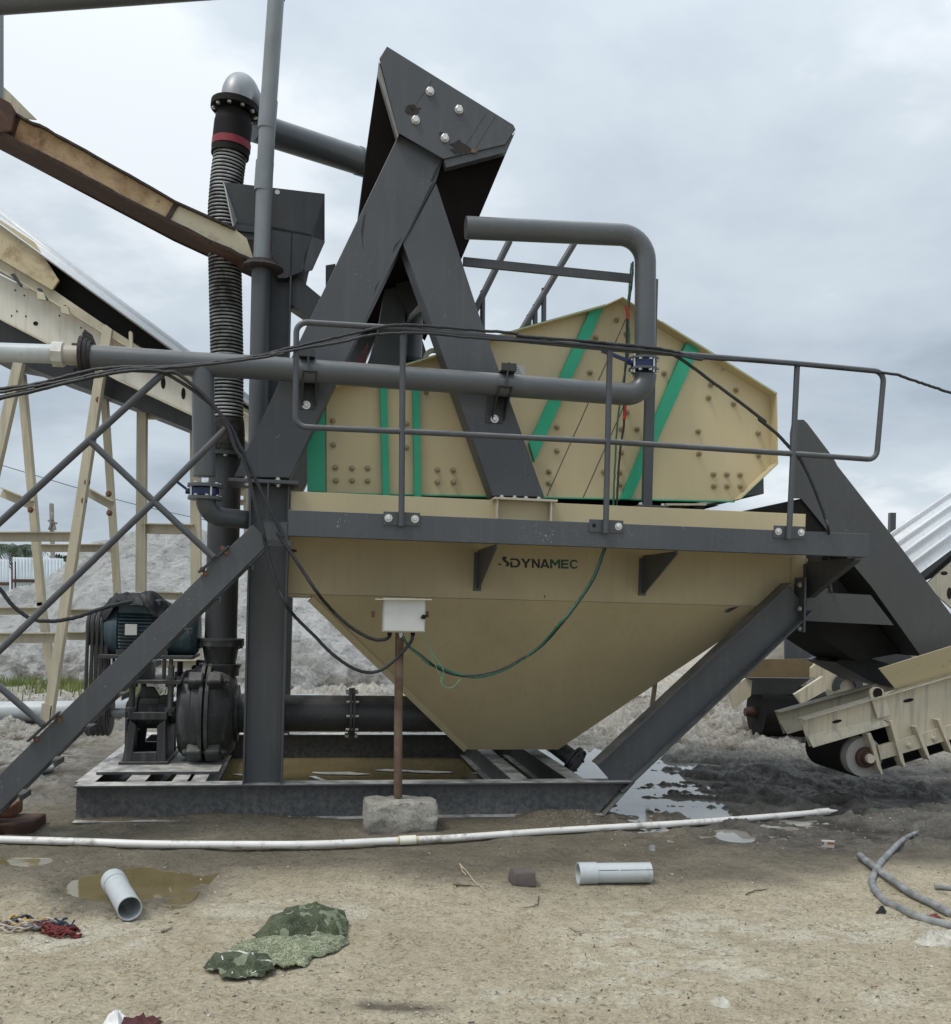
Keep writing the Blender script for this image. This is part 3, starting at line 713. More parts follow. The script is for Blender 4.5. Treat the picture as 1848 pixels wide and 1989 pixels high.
# ---- slurry pump, motor and hose
VPM = 1.05
ax_w = Wz((400, 1385), VPM)
pm = thing('slurry_pump', 'black cast slurry pump with bearing frame on the left end of the skid', 'pump', M(U((330, 1485), VPM), VPM, WT + .024))
ucs = U((352, 1385), VPM); uce = U((457, 1385), VPM); L = uce - ucs
PBL = paint('black_pump_paint', (.028, .030, .032), .5, .3, .5, .4, .4, .3)
b = MB(); c = M(ucs, VPM, ax_w)
b.lathe(c, UH, [(0, .17), (0, .31), (.03, .345), (.10, .355), (.11, .375), (L * .40, .385), (L * .405, .42), (L * .475, .42), (L * .477, .36), (L * .508, .36), (L * .51, .42), (L * .58, .42), (L * .585, .385), (L - .1, .375), (L - .04, .34), (L, .29), (L, .18)], 36); b.build('casing', PBL, pm, .003)
b = MB(); b.lathe(M(uce, VPM, ax_w), UH, [(0, .23), (.03, .23), (.03, .16), (.16, .155)], 28); b.build('inlet_collar', PBL, pm)
for a in (R(20), R(60), R(136), R(222), R(305)):            # bolting lugs round the casing
    dr = VH * math.cos(a) + ZH * math.sin(a); tn = VH * -math.sin(a) + ZH * math.cos(a)
    b = MB(); q = c + UH * (L * .22) + dr * .36
    b.box(q - tn * .055 - UH * .01, UH * (L * .28), tn * .11, dr * .10); b.box(q - tn * .055 + UH * (L * .31), UH * (L * .28), tn * .11, dr * .10); b.build('lug', PBL, pm, .018)
    b = MB(); b.lathe(c + UH * (L * .12) + dr * .405, UH, [(0, .013), (L * .8, .013)], 8); b.lathe(c + UH * (L * .80) + dr * .405, UH, [(0, .026), (.03, .026)], 6); b.lathe(c + UH * (L * .14) + dr * .405, UH, [(0, .026), (.03, .026)], 6); b.build('tie_bolt', PBL, pm)
uo = U((428, 1290), VPM)
b = MB(); b.lathe(M(uo, VPM, Wz((428, 1300), VPM)), ZH, [(-.05, .15), (.0, .15), (.03, .165), (.045, .165), (.045, .12), (.19, .145), (.19, .185), (.225, .185)], 28); b.build('outlet_neck', PBL, pm)
for k in range(8):
    a = k * math.pi / 4 + .3; b = MB(); b.bolt(M(uo, VPM, Wz((428, 1300), VPM) + .185) + UH * .165 * math.cos(a) + VH * .165 * math.sin(a), -ZH, .015, False); b.build('bolt', PBL, pm)
# bearing frame
uf0, uf1 = U((236, 1480), VPM - .3), U((322, 1480), VPM - .3)
wb0 = WT + .024; wbt = ax_w - .02
b = MB()
for v in (VPM - .30, VPM + .26):
    fr_ = [(uf0, wb0), (uf1 + .0, wb0), (uf1 - .02, wbt), (uf0 + .05, wbt)]
    b.prism([M(uf0, v, wb0), M(uf0 + .07, v, wb0), M(uf0 + .1, v, wbt - .05), M(uf0 + .05, v, wbt)], VH * .05)
    b.prism([M(uf1 - .07, v, wb0), M(uf1, v, wb0), M(uf1 - .01, v, wbt), M(uf1 - .07, v, wbt - .05)], VH * .05)
    b.prism([M(uf0 + .072, v + .004, wb0 + .0), M(uf1 - .072, v + .004, wb0), M(uf1 - .072, v + .004, wb0 + .09), M(uf0 + .074, v + .004, wb0 + .09)], VH * .04)
    b.prism([M(uf0 + .04, v - .004, wbt), M(uf1 + .0, v - .004, wbt), M(uf1, v - .004, wbt + .055), M(uf0 + .04, v - .004, wbt + .055)], VH * .06)
b.mbox(uf0 + .01, uf0 + .03, VPM - .25, VPM + .26, wb0, wbt); b.mbox(uf1 - .03, uf1 - .01, VPM - .25, VPM + .26, wb0, wbt)
b.mbox(uf0 - .02, uf1 + .02, VPM - .32, VPM + .33, wb0 - .0, wb0 + .02)
b.build('bearing_frame', PBL, pm, .004)
ush = U((185, 1390), VPM)
b = MB(); b.lathe(M(uf0 - .02, VPM, ax_w), UH, [(0, .09), (.03, .13), (.09, .145), (.1, .125), (uf1 - uf0 - .08, .125), (uf1 - uf0 - .07, .145), (uf1 - uf0, .145), (uf1 - uf0 + .02, .09), (ucs - uf0 + .04, .08)], 26); b.build('bearing_barrel', PBL, pm)
b = MB(); b.lathe(M(ush, VPM, ax_w), UH, [(0, .035), (uf0 - ush + .02, .035)], 16); b.build('shaft', STEEL, pm)
eyeb = MB(); q = M((uf0 + uf1) / 2 - .02, VPM - .03, ax_w + .12); eyeb.prism([q - UH * .1, q + UH * .1, q + UH * .04 + ZH * .09, q - UH * .04 + ZH * .09], VH * .03); eyeb.build('lifting_lug', PBL, pm, .008)
wpl = Wz((300, 1325), VPM - .3)
b = MB(); b.mbox(uf0 + .02, uf1 + .10, VPM - .32, VPM + .3, wpl - .012, wpl + .012); b.build('motor_platform', PBL, pm)
for (uu, vv) in ((uf0 + .06, VPM - .27), (uf1 + .02, VPM - .27), (uf0 + .06, VPM + .25), (uf1 + .02, VPM + .25)):
    b = MB(); b.tube([M(uu, vv, wbt + .03), M(uu, vv, wpl + .13)], .024, 10)
    for ww in (wbt + .06, wpl - .04, wpl + .013): b.lathe(M(uu, vv, ww), ZH, [(0, .042), (.03, .042)], 6)
    b.build('threaded_rod', PBL, pm)
# large driven pulley
PUL = (205, 1394)
pl = M(U((168, 1394), VPM), VPM, ax_w)
def pulley(p, r, w, name, par):
    b = MB(); prof = [(0, .04), (0, r * .72), (.006, r * .72), (.006, r)]
    n = 5
    for k in range(n):
        t = .006 + (w - .012) * k / n; dt = (w - .012) / n
        prof += [(t + dt * .15, r), (t + dt * .5, r - .016), (t + dt * .85, r)]
    prof += [(w - .006, r), (w - .006, r * .72), (w, r * .72), (w, .04)]
    b.lathe(p, UH, prof, 40); return b.build(name, plain('worn_black_pulley', (.075, .07, .066), .5, .2, .4, 10), par)
PW = .19; RB, RS = .172, .135
pulley(pl, RB, PW, 'pulley', pm)
# motor
mt_c = (290, 750)
wm = Wz(zG(860, 752), VPM); um0 = U(zG(635, 752), VPM); um1 = U(zG(1172, 752), VPM)
mo = thing('electric_motor', 'teal blue finned electric motor mounted above the pump under a black sheet', 'motor', M((um0 + um1) / 2, VPM, wpl + .1))
LM = um1 - um0; RM = .205
b = MB(); b.lathe(M(um0, VPM, wm), UH, [(0, .09), (.0, .17), (.03, .195), (.10, RM + .006), (.11, RM - .012), (LM * .62, RM - .012), (LM * .63, RM + .004), (LM * .66, RM + .004), (LM * .665, RM - .01), (LM * .93, RM - .012), (LM * .985, RM - .04), (LM, .15), (LM, .05)], 40); b.build('motor_body', TEAL, mo)
for k in range(20):
    a = R(-70 + k * 140 / 19) + math.pi
    b = MB()
    dr = VH * math.cos(a) + ZH * math.sin(a); tn = VH * -math.sin(a) + ZH * math.cos(a)
    b.box(M(um0, VPM, wm) + UH * .115 + dr * (RM - .02) - tn * .003, UH * (LM * .5), tn * .006, dr * .042); b.build('cooling_fin', TEAL, mo)
b = MB(); q = P(zG(735, 710), VPM - .235); e1 = P(zG(806, 710), VPM - .235) - q; b.box(q - VH * .002, e1, -ZH * .085, VH * .012); b.build('nameplate', BOXW, mo, .002)
b = MB(); b.mbox(um0 + .10, um0 + LM * .6, VPM - .17, VPM + .17, wm + .14, wm + .255); b.build('terminal_box', TEAL, mo, .01)
wmb = Wz(zG(880, 905), VPM - .25)
b = MB(); b.mbox(um0 - .02, um1 - .02, VPM - .27, VPM + .27, wmb - .012, wmb + .014); b.mbox(um0 + .1, um0 + .2, VPM - .2, VPM + .2, wmb + .015, wm - .14); b.mbox(um0 + LM * .55, um0 + LM * .55 + .1, VPM - .2, VPM + .2, wmb + .015, wm - .14); b.build('base_plate', DARK, mo)
b = MB(); b.mbox(U(zG(825, 980), VPM), U(zG(900, 980), VPM), VPM - .12, VPM + .12, wpl + .013, wmb - .013); b.build('packer', DARK, mo)
for x in (965, 1005):
    b = MB(); uu = U(zG(x, 950), VPM - .25); b.tube([M(uu, VPM - .25, wpl + .02), M(uu, VPM - .25, wmb + .0)], .016, 8); b.build('stud', PBL, mo)
pm2 = M(U((168, 1394), VPM), VPM, Wz(zG(570, 735), VPM))
pulley(pm2, RS, PW, 'pulley', mo)
b = MB(); b.lathe(pm2, UH, [(0, .035), (um0 - U((174, 1394), VPM) + .02, .035)], 14); b.build('shaft', STEEL, mo)
# five belts
WBELT = plain('worn_belt', (.03, .029, .028), .5, 0, .4, 8, .2)
for k in range(5):
    t = .006 + (PW - .012) * (k + .5) / 5
    ca, cb_ = pl + UH * t, pm2 + UH * (t)
    cb_ = Vector((ca.x + (pm2 - pl).dot(VH) * VH.x, ca.y, pm2.z)); cb_ = ca + ZH * (pm2.z - pl.z)
    ring = []
    for i in range(15): a = math.pi + math.pi * i / 14; ring.append(ca + VH * math.cos(a) * (RB + .002) + ZH * math.sin(a) * (RB + .002))
    for i in range(15): a = math.pi * i / 14; ring.append(cb_ + VH * math.cos(a) * (RS + .002) + ZH * math.sin(a) * (RS + .002))
    ring.append(ring[0])
    b = MB(); b.tube(ring, .0135, 6, caps=False)
    o = b.build('drive_belt', WBELT, None); tag(o, 'black V-belts running side by side from the motor pulley down to the pump pulley', 'drive belt', 'drive belts of the slurry pump')
# sheet over the motor
def sheet():
    b = MB(); nu, nv = 70, 44; rnd = random.Random(3)
    tri = [zG(578, 628), zG(640, 548), zG(690, 545), zG(830, 518), zG(930, 545), zG(1000, 590), zG(1000, 660), zG(900, 650), zG(850, 590), zG(700, 640)]
    ua, ub = U(zG(572, 600), VPM - .2), U(zG(1030, 600), VPM - .2); wtop = Wz(zG(830, 530), VPM - .1)
    V = []
    from mathutils import noise as NZ
    ua, ub = U(zG(585, 600), VPM - .2), U(zG(1025, 600), VPM - .2); wtop = Wz(zG(830, 525), VPM - .1)
    for i in range(nu + 1):
        s = i / nu
        for j in range(nv + 1):
            t = j / nv * 2 - 1
            ww = .27 * (.55 + .45 * min(1, s / .25)) * (1 - .35 * max(0, s - .75) / .25)
            u = ua + (ub - ua) * s + .02 * math.sin(t * 4); v = VPM + t * ww
            hang = (.07 + .09 * math.exp(-((s - .72) / .12) ** 2) + .05 * math.exp(-((s - .08) / .1) ** 2)) * max(0, abs(t) - .5) / .5
            end = .14 * max(0, .22 - s) / .22 + .13 * max(0, s - .72) / .28
            p = Vector((s * 3.2, t * 1.5, 0)); f = .042 * NZ.noise(p * 1.1 + Vector((3, 1, 0))) + .03 * (1 - abs(NZ.noise(p * 2.2 + Vector((p.y * .7, 0, 5))))) + .008 * NZ.noise(p * 6)
            V.append(M(u, v, wtop - .035 - hang - end + f))
    F = [[i * (nv + 1) + j, (i + 1) * (nv + 1) + j, (i + 1) * (nv + 1) + j + 1, i * (nv + 1) + j + 1] for i in range(nu) for j in range(nv)]
    b.add(V, F); o = b.build('cover_sheet', plain('black_plastic_sheet', (.009, .0095, .010), .5, 0, .3, 14, .25, .003, spec=.3), None, ang=80)
    s = o.modifiers.new('thickness', 'SOLIDIFY'); s.thickness = .004
    tag(o, 'crumpled black plastic sheet laid over the blue motor', 'sheet')
sheet()
# discharge pipe up to the hose
VD = VPM; dp = thing('discharge_pipe', 'dark steel pipe standing on the pump outlet, joined to the ribbed hose above', 'pipe', M(uo, VD, Wz((428, 1262), VD)))
pb_ = M(uo, VD, Wz((428, 1300), VD) + .228); ptp = P((440, 884), VD)
b = MB(); b.tube([pb_ + ZH * .0, Vector((pb_.x, pb_.y, ptp.z))], .128, 26); b.build('pipe', DARK, dp)
b = MB(); flange(b, pb_ + ZH * .012, ZH, .185, .022); b.build('flange', DARK, dp)
b = MB(); flange(b, Vector((pb_.x, pb_.y, ptp.z)), ZH, .185, .03); b.build('flange', DARK, dp)
for k in range(8):
    a = k * math.pi / 4 + .1; b = MB(); b.bolt(Vector((pb_.x, pb_.y, ptp.z - .015)) + UH * .16 * math.cos(a) + VH * .16 * math.sin(a), -ZH, .017, False); b.build('bolt', ZINC, dp)
hs = thing('slurry_hose', 'thick black hose with pale ribs, red band and metal bend on top', 'hose', Vector((pb_.x, pb_.y, ptp.z + .02)))
path = spline([P(q, VD) for q in ((441, 842), (441, 790), (441, 700), (439, 600), (437, 500), (436, 420), (441, 350), (447, 302))], 30)
N = 78
def along(path, n):
    L_ = [0]
    for a, c in zip(path, path[1:]): L_.append(L_[-1] + (c - a).length)
    out = []; j = 0
    for i in range(n + 1):
        t = L_[-1] * i / n
        while j < len(path) - 2 and L_[j + 1] < t: j += 1
        out.append(path[j].lerp(path[j + 1], (t - L_[j]) / max(1e-9, L_[j + 1] - L_[j])))
    return out
pp = along(path, N * 4); rr = [(.124 if i % 4 == 0 else .133 if i % 4 == 2 else .130) for i in range(len(pp))]
def hosemat():
    t = NT('hose_rib')
    d = t.ramp(t.noise(4, 6, .7), .42, .62)
    c = t.mix(d, (.42, .43, .43), (.06, .058, .055)); return t.done(c, .6, 0, t.bump(t.noise(60, 3), .002, .3))
HR_ = hosemat()
b = MB(); b.tube(pp, rr, 26)
nf = len(pp) - 1
for i in range(nf):
    m_ = 1 if i % 4 in (1, 2) else 0
    for k in range(26): b.mi[i * 26 + k] = m_
b.build('ribbed_hose', [BLACK, HR_], hs)
b = MB(); b.tube(spline([P((447, 303), VD), P((449, 280), VD), P((452, 252), VD), P((455, 226), VD), P((456, 216), VD)], 6), [.150 if i < 14 else .150 - .0032 * (i - 14) for i in range(25)], 28); b.build('upper_cuff', BLACK, hs)
b = MB(); b.tube([P((448.6, 290), VD), P((450, 276), VD)], .1545, 28); b.build('red_band', plain('red_rubber', (.22, .012, .022), .5), hs)
b = MB(); b.tube(spline([Vector((pb_.x, pb_.y, ptp.z + .02)), Vector((pb_.x, pb_.y, ptp.z + .08)), P((441, 850), VD), P((441, 835), VD), P((441, 815), VD)], 5), [.128, .13, .133, .134, .136, .14, .143, .141, .144, .14, .142, .14, .143, .139, .142, .14, .141, .138, .139, .137, .135], 24); b.build('lower_cuff', plain('grimy_cuff', (.03, .027, .024), .85, 0, .7, 16, .9, .012), hs)
fa = P((457, 210), VD); dirf = (P((458, 196), VD) - P((455, 226), VD)).normalized()
b = MB(); flange(b, fa, dirf, .192, .05, 30); b.build('flange', BLACK, hs)
x_, y_ = frame(dirf)
for k in range(10):
    a = k * 2 * math.pi / 10; b = MB(); b.bolt(fa - dirf * .026 + (x_ * math.cos(a) + y_ * math.sin(a)) * .165, -dirf, .017, False); b.build('bolt', ZINC, hs)
e0 = fa + dirf * .02
q0 = P((492, 246), VD + .42); q1 = P((712, 317), VD + 1.05)
top_ = e0 + dirf * .21
b = MB(); b.tube(fillet([e0, top_, Vector((q0.x, q0.y, top_.z - .02)), Vector((q0.x, q0.y, top_.z - .02)) + (q1 - q0) * .12], .15, 10), .120, 28); b.build('bend', STEEL, hs)
hp = thing('feed_pipe', 'grey pipe running from the metal bend of the hose down to the hooded box', 'pipe', P((610, 290), VD + .4))
b = MB(); b.tube([q0, q1], .122, 24); b.build('pipe', GPIPE, hp)
b = MB(); b.lathe(q1 - (q1 - q0).normalized() * .10, q1 - q0, [(0, .128), (.09, .128)], 24); b.build('collar', GPIPE, hp)
# suction pipe
sp = thing('suction_pipe', 'dark flanged suction pipe running from the pump into the side of the hopper', 'pipe', M(uce, VPM, ax_w))
us1 = U((880, 1385), VPM); sw = Wz((640, 1386), VPM)
b = MB(); b.tube([M(uce + .16, VPM, sw), M(us1, VPM, sw)], .150, 30); b.build('pipe', DARK, sp)
uu = U((683, 1386), VPM)
for s_ in (-.013, .013):
    b = MB(); flange(b, M(uu + s_, VPM, sw), UH, .215, .02, 32); b.build('flange', DARK, sp)
for k in range(10):
    a = k * math.pi / 5; b = MB(); b.lathe(M(uu - .05, VPM, sw) + VH * .19 * math.cos(a) + ZH * .19 * math.sin(a), UH, [(0, .012), (.1, .012)], 8); b.build('bolt', ZINC, sp)

# ---- feed box on its post
VF = .80
fbx = thing('feed_box', 'open dark grey feed box on a square post behind the standpipe', 'feed box', M(U((540, 900), VF), VF, wct))
b = MB(); b.prism([P(q, VF) for q in ((433, 353), (631, 376), (631, 468), (609, 460), (459, 434))], VH * .015); b.build('back_plate', DARK, fbx)
b = MB(); b.lathe(P((539, 373), VF) - VH * .002, -VH, [(0, .019), (.001, .019)], 16); b.build('bolt_hole', WHITEP, fbx)
b = MB(); b.prism([P((433, 354), VF - .002), P((459, 428), VF - .002), P((452, 440), VF - .12), P((436, 362), VF - .03)], UH * .008); b.build('side_lip', plain('pale_edge', (.33, .33, .32), .5), fbx)
b = MB(); b.prism([P(q, VF) for q in ((455, 430), (512, 436), (608, 455), (600, 480), (590, 526), (556, 540), (540, 540), (520, 470), (456, 462))], VH * .6); b.build('funnel', DARK, fbx, .002)
b = MB(); b.prism([P((631, 376), VF), P((631, 470), VF), P((607, 524), VF), P((592, 528), VF), P((590, 500), VF), P((606, 455), VF)], VH * .015); b.build('side_plate', GREY, fbx, .002)
b = MB()
b.prism([P((452, 437), VF - .02), P((500, 442), VF - .02), P((500, 452), VF - .02), P((452, 447), VF - .02)], VH * .1); b.prism([P((452, 458), VF - .02), P((500, 460), VF - .02), P((500, 466), VF - .02), P((452, 465), VF - .02)], VH * .1); b.build('ledge', DARK, fbx, .002)
uv = U((541, 700), VF)
b = MB(); b.ibeam(M(uv, VF, WT), M(uv, VF, Wz((541, 450), VF)), .17, .2, VH, .012, .01); b.build('post', GREY, fbx)
b = MB(); b.prism([P(q, VF + .1) for q in ((545, 535), (556, 520), (650, 598), (650, 660), (610, 622), (545, 578))], VH * .2); b.build('inclined_arm', GREY, fbx, .002)
b = MB(); b.prism([P(q, 2.2) for q in ((633, 515), (652, 512), (652, 600), (633, 590))], VH * .1); b.build('rear_plate', DARK, fbx)

# ---- standpipe and the overhead run
VSP = .62
stp = thing('standpipe', 'tall grey plastic riser pipe in sleeved lengths standing on a thicker steel pipe', 'pipe', P((504, 960), VSP))
b = MB(); b.tube([P((537, -160), VSP), P((536, 0), VSP), P((521, 215), VSP), P((515, 330), VSP), P((508, 515), VSP)], .063, 24); b.build('riser', PVCD, stp)
for a, c in (((537, -4), (537, -30)), (zA(1580, 590), zA(1566, 760)), (zA(1557, 950), zA(1545, 1125))):
    b = MB(); b.tube([P(a, VSP), P(c, VSP)], .0685, 24); b.build('sleeve', PVCD, stp)
b = MB(); b.tube([P((508, 522), VSP), P((503, 760), VSP), P((500, 1000), VSP)], .074, 24); b.build('lower_pipe', GREY, stp)
fl = P((510, 522), VSP); b = MB(); b.lathe(fl - ZH * .012, ZH, [(0, .15), (.012, .165), (.03, .15)], 11); b.lathe(fl + ZH * .02, ZH, [(0, .13), (.03, .12)], 9); b.build('rough_flange', plain('scorched_flange', (.035, .028, .024), .8, 0, .6, 14, .9, .01), stp)
ov = thing('overhead_pipe', 'grey pipe crossing the top left corner, with a thin upright at the edge of view', 'pipe', P((100, 0), .2))
b = MB(); b.tube([P((-200, 18), .2), P((0, 4), .2), P((400, -24), .2), P((600, -38), .2)], .078, 20); b.build('run', GPIPE, ov)
b = MB(); b.tube([P((-1, 20), .95), P((-1, 200), .95)], .03, 14); b.build('drop', PVCD, ov)

# ---- rusty launder trough from the upper left
VT = .72
rt = thing('rusty_trough', 'rust-stained cream trough sloping down from the upper left to the standpipe flange', 'trough', P((250, 400), VT))
b = MB(); b.prism([P(q, VT) for q in (zA(-400, 440), zA(100, 675), zA(370, 812), zA(1030, 1185), zA(985, 1288), zA(60, 800), zA(-400, 560))], VH * .012); b.build('side_web', RUSTY, rt)
b = MB(); b.prism([P(q, VT) for q in (zA(1030, 1186), zA(1380, 1345), zA(1450, 1400), zA(1490, 1520), zA(1300, 1440), zA(986, 1289))], VH * .012); b.build('end_web', CREAMT, rt)
A_ = [zA(-400, 562), zA(60, 802), zA(980, 1291), zA(1490, 1528)]
qs = [P(q, VT - .05) for q in A_]
b = MB()
b.prism(qs + [q + VH * .40 for q in qs[::-1]], -ZH * .014)
b.build('underside', RUSTD, rt)
def strip(pts, v, th, mat, name):
    up_ = [P((p[0], p[1] - th), v) for p in pts]; lo_ = [P(p, v) for p in pts]
    b = MB(); b.prism(up_ + lo_[::-1], VH * .05); return b.build(name, mat, rt)
TAR = plain('tarred_edge', (.035, .026, .02), .8, 0, .6, 25, .9, .008)
rn_ = random.Random(2)
edge_ = [zA(-400, 440), zA(-100, 580), zA(100, 676)] + [zA(100 + 270 * k / 6, 676 + 137 * k / 6 + rn_.uniform(-6, 5)) for k in range(1, 7)] + [zA(370 + 660 * k / 10, 813 + 373 * k / 10 + rn_.uniform(-3, 3)) for k in range(1, 11)] + [zA(1380, 1346)]
strip(edge_, VT - .04, 4.5, TAR, 'top_edge')
edge_ = [zA(-400 + 460 * k / 5, 566 + 240 * k / 5) for k in range(6)] + [zA(60 + 920 * k / 14, 806 + 489 * k / 14 + rn_.uniform(-5, 5)) for k in range(1, 15)] + [zA(980 + 500 * k / 8, 1295 + 236 * k / 8 + rn_.uniform(-6, 5)) for k in range(1, 9)]
strip(edge_, VT - .052, 4.5, TAR, 'bottom_edge')
for (xa, ya, xb, yb) in ((1035, 1190, 975, 1292), (100, 675, 62, 800)):
    b = MB(); b.prism([P(zA(*q), VT - .02) for q in ((xa - 12, ya - 2), (xa + 14, ya + 8), (xb + 16, yb + 2), (xb - 10, yb - 6))], VH * .02); b.build('stiffener', TAR, rt)
b = MB(); b.prism([P(q, VT - .06) for q in (zA(-60, 560), zA(0, 565), zA(60, 600), zA(90, 650), zA(70, 770), zA(0, 780), zA(-60, 770))], VH * .06); b.build('end_plate', RUSTD, rt, .01)
b = MB(); b.prism([P(q, VT + .36) for q in (zA(-300, 300), zA(0, 490), zA(60, 545), zA(215, 700), zA(100, 690), zA(-300, 440))], VH * .012); b.build('far_web', OLDC, rt)

# ---- staircase at the left
st = thing('staircase', 'grey staircase climbing from the lower left to the walkway, with tubular rails', 'stairs', M(U((-120, 1640), VW), -.2, 0))
sa0, sa1 = P((508, 1036), VW), P((-150, 1688), VW)
for dv in (0, .27):
    b = MB(); b.channel(sa0 + VH * dv, sa1 + VH * dv, .158, .07, VH if dv == 0 else VH, .012, .009)
    b.build('stringer', GREY, st, .002)
b = MB(); q = sa0; b.box(P((505, 1012), VW) - ZH * .0, UH * .18, VH * .03, -ZH * .012); b.box(P((512, 1014), VW), UH * .15, VH * .009, -ZH * .15); b.box(P((520, 1048), VW), UH * .15, VH * .03, -ZH * .04); b.build('top_lug', GREY, st)
L0 = (sa1 - sa0)
for k in range(10):
    c = sa0 + L0 * ((k + .75) / 10); b = MB(); c = c - UH * .03
    b.box(c - UH * .075 - ZH * .05 + VH * .012, UH * .20, VH * .245, ZH * .006); b.box(c + UH * .125 - ZH * .08 + VH * .012, UH * .006, VH * .245, ZH * .036); b.build('tread', GREY, st)
VRS = VW - .03
def srail(pts, r, name):
    b = MB(); b.tube([P(q, VRS) for q in pts], r, 14); b.build(name, GREY, st)
srail([(318, 724), (0, 1014), (-150, 1151)], .022, 'top_rail')
srail([(439, 832), (298, 975), (0, 1263), (-150, 1408)], .021, 'mid_rail')
srail([(174, 856), (300, 975), (415, 1083)], .0215, 'rail_post')
srail([(-150, 1200), (0, 1335), (84, 1408)], .0215, 'rail_post')
for px in (zG(1310, 265), zG(1330, 292), zG(1190, 390), zG(1208, 412), zG(345, 1262), zG(350, 1268), zG(215, 1385)):
    b = MB(); b.bolt(P(px, VW) - VH * .002, -VH, .0115); b.build('bolt', RUSTB, st)
for a, c in ((zG(1165, 405), zG(1345, 250)), (zG(165, 1395), zG(350, 1225))):
    b = MB(); q0, q1 = P(a, VW), P(c, VW); d = (q1 - q0); n = VH.cross(d).normalized()
    b.box(q0 - VH * .03 - n * .004, d, n * .012, VH * .06); b.build('rail_foot', DARK, st)

# ---- discharge chute at the right end
VC = .34
ch = thing('discharge_chute', 'large dark grey plate chute slanting down to the conveyor at the right', 'chute', P((1700, 1250), 1.2))
poly = [(1536, 842), (1539, 824), (1550, 815), (1562, 815), (1569, 822), zF(990, 545), zF(1024, 600), zF(1038, 628), (1735, 1042), (1990, 1382), (1850, 1390), (1790, 1275), zF(1280, 1490), zF(1130, 1310), zF(970, 1095), zF(780, 862), (1536, 968)]
farpoly = [zF(780, 862), zF(1100, 880), zF(1430, 1120), (1990, 1382), (1850, 1390), (1790, 1275), zF(1280, 1490), zF(1130, 1310), zF(970, 1095)]
NEARC = paint('chute_grey_paint', (.058, .060, .061), .5, .08, .4, .06, .2, .15)
b = MB(); b.prism([P(q, VC) for q in poly], VH * .012); b.build('side_plate', NEARC, ch, .001)
b = MB(); b.prism([P(q, VC) + VH * 1.05 for q in farpoly], VH * .012); b.build('side_plate', NEARC, ch)
b = MB(); qs = [zF(780, 862), zF(970, 1095), zF(1130, 1310), zF(1280, 1490), (1790, 1275)]
w_ = [P(q, VC) + VH * .013 for q in qs]
for a, c in zip(w_, w_[1:]): b.prism([a, c, c + VH * 1.03, a + VH * 1.03], UH * .010)
b.build('back_plate', DARK, ch)
b = MB(); tp_ = [P((1536, 968), VC), P(zF(780, 862), VC)]
b.prism([P(zF(780, 862), VC), P(zF(280, 978), VC), P(zF(280, 1010), VC), P(zF(830, 1100), VC), P(zF(960, 1095), VC)], VH * 1.88)
for i, q in enumerate(b.v): b.v[i] = q + VH * .02
b.build('feed_lip', BLACK, ch)
b = MB()
b.prism([P(q, VC - .03) for q in (zF(820, 1415), zF(990, 1345), zF(1000, 1400), zF(962, 1470), zF(965, 1500), zF(1000, 1536), zF(820, 1536))], VH * .01)
b.prism([P(q, VC - .03) for q in (zF(820, 1536.5), zF(1000, 1536.5), zF(1275, 1550), zJ(1440, 196), zJ(815, 165))], VH * .01)
b.build('cross_plate', NEARC, ch)
b = MB(); b.prism([P(q, VC) + VH * .25 for q in (zJ(812, 160), zJ(1440, 190), zJ(1625, 405), zJ(1300, 465), zJ(1150, 370), zJ(940, 230))], VH * .7); b.build('chute_floor', BLACK, ch)
b = MB(); b.prism([P(q, VC) + VH * .4 for q in (zF(900, 1290), zF(1360, 1290), zF(1480, 1760), zF(960, 1720))], VH * .02); b.build('liner', DARK, ch)
b = MB(); b.prism([P(q, VC + .5) for q in (zJ(1020, 460), zJ(1180, 405), zJ(1440, 480), zJ(1450, 640), zJ(1300, 610))], VH * .5); b.build('spout', DARK, ch)
# ---- control box on its post
VB = None
gb = GR((775, 1618)); VBX = (gb - ORG).dot(VH)
cs = thing('control_box_stand', 'white electrical cabinet on a rusty post cast into a rough concrete block', 'control box', gb)
def rough_block(p0, du, dv, dw, mat, parent, amp=.012, seed=1, n=9, name='block'):
    me = bmesh.new(); bmesh.ops.create_cube(me, size=1); bmesh.ops.subdivide_edges(me, edges=me.edges, cuts=n, use_grid_fill=True)
    rnd = random.Random(seed); b = MB(); V = []
    from mathutils import noise as NZ
    for v in me.verts:
        q = Vector((v.co.x + .5, v.co.y + .5, v.co.z + .5))
        # ease the corners
        k = Vector([abs(c - .5) * 2 for c in q]); 
        s = 1 - .045 * max(0, (sorted(k)[1] - .72) / .28) - .03 * max(0, (sorted(k)[0] - .7) / .3)
        c = (q - Vector((.5, .5, .5))) * s + Vector((.5, .5, .5))
        w = p0 + du * c.x + dv * c.y + dw * c.z
        w += NZ.noise_vector(w * 7 + Vector((seed, 0, 0))) * amp + NZ.noise_vector(w * 22) * amp * .5
        V.append(w)
    b.add(V, [[v.index for v in f.verts] for f in me.faces]); me.free()
    return b.build(name, mat, parent, ang=60)
def concrete():
    t = NT('rough_concrete')
    c = t.mix(t.ramp(t.noise(5, 6, .65), .3, .7), (.36, .34, .30), (.58, .55, .485))
    c = t.mix(t.ramp(t.noise(45, 4, .7), .5, .75), c, (.14, .13, .115))
    c = t.mix(t.math('MULTIPLY', t.height(.0, .09), .6), c, (.10, .09, .075))
    return t.done(c, .9, 0, t.bump(t.noise(38, 6, .75), .03, .95))
bu0, bu1 = U((709, 1600), VBX), U((851, 1600), VBX)
rough_block(M(bu0, VBX, -.03), UH * (bu1 - bu0), VH * .27, ZH * .232, concrete(), cs, .019, 5, 22)
vp_ = VBX + .12
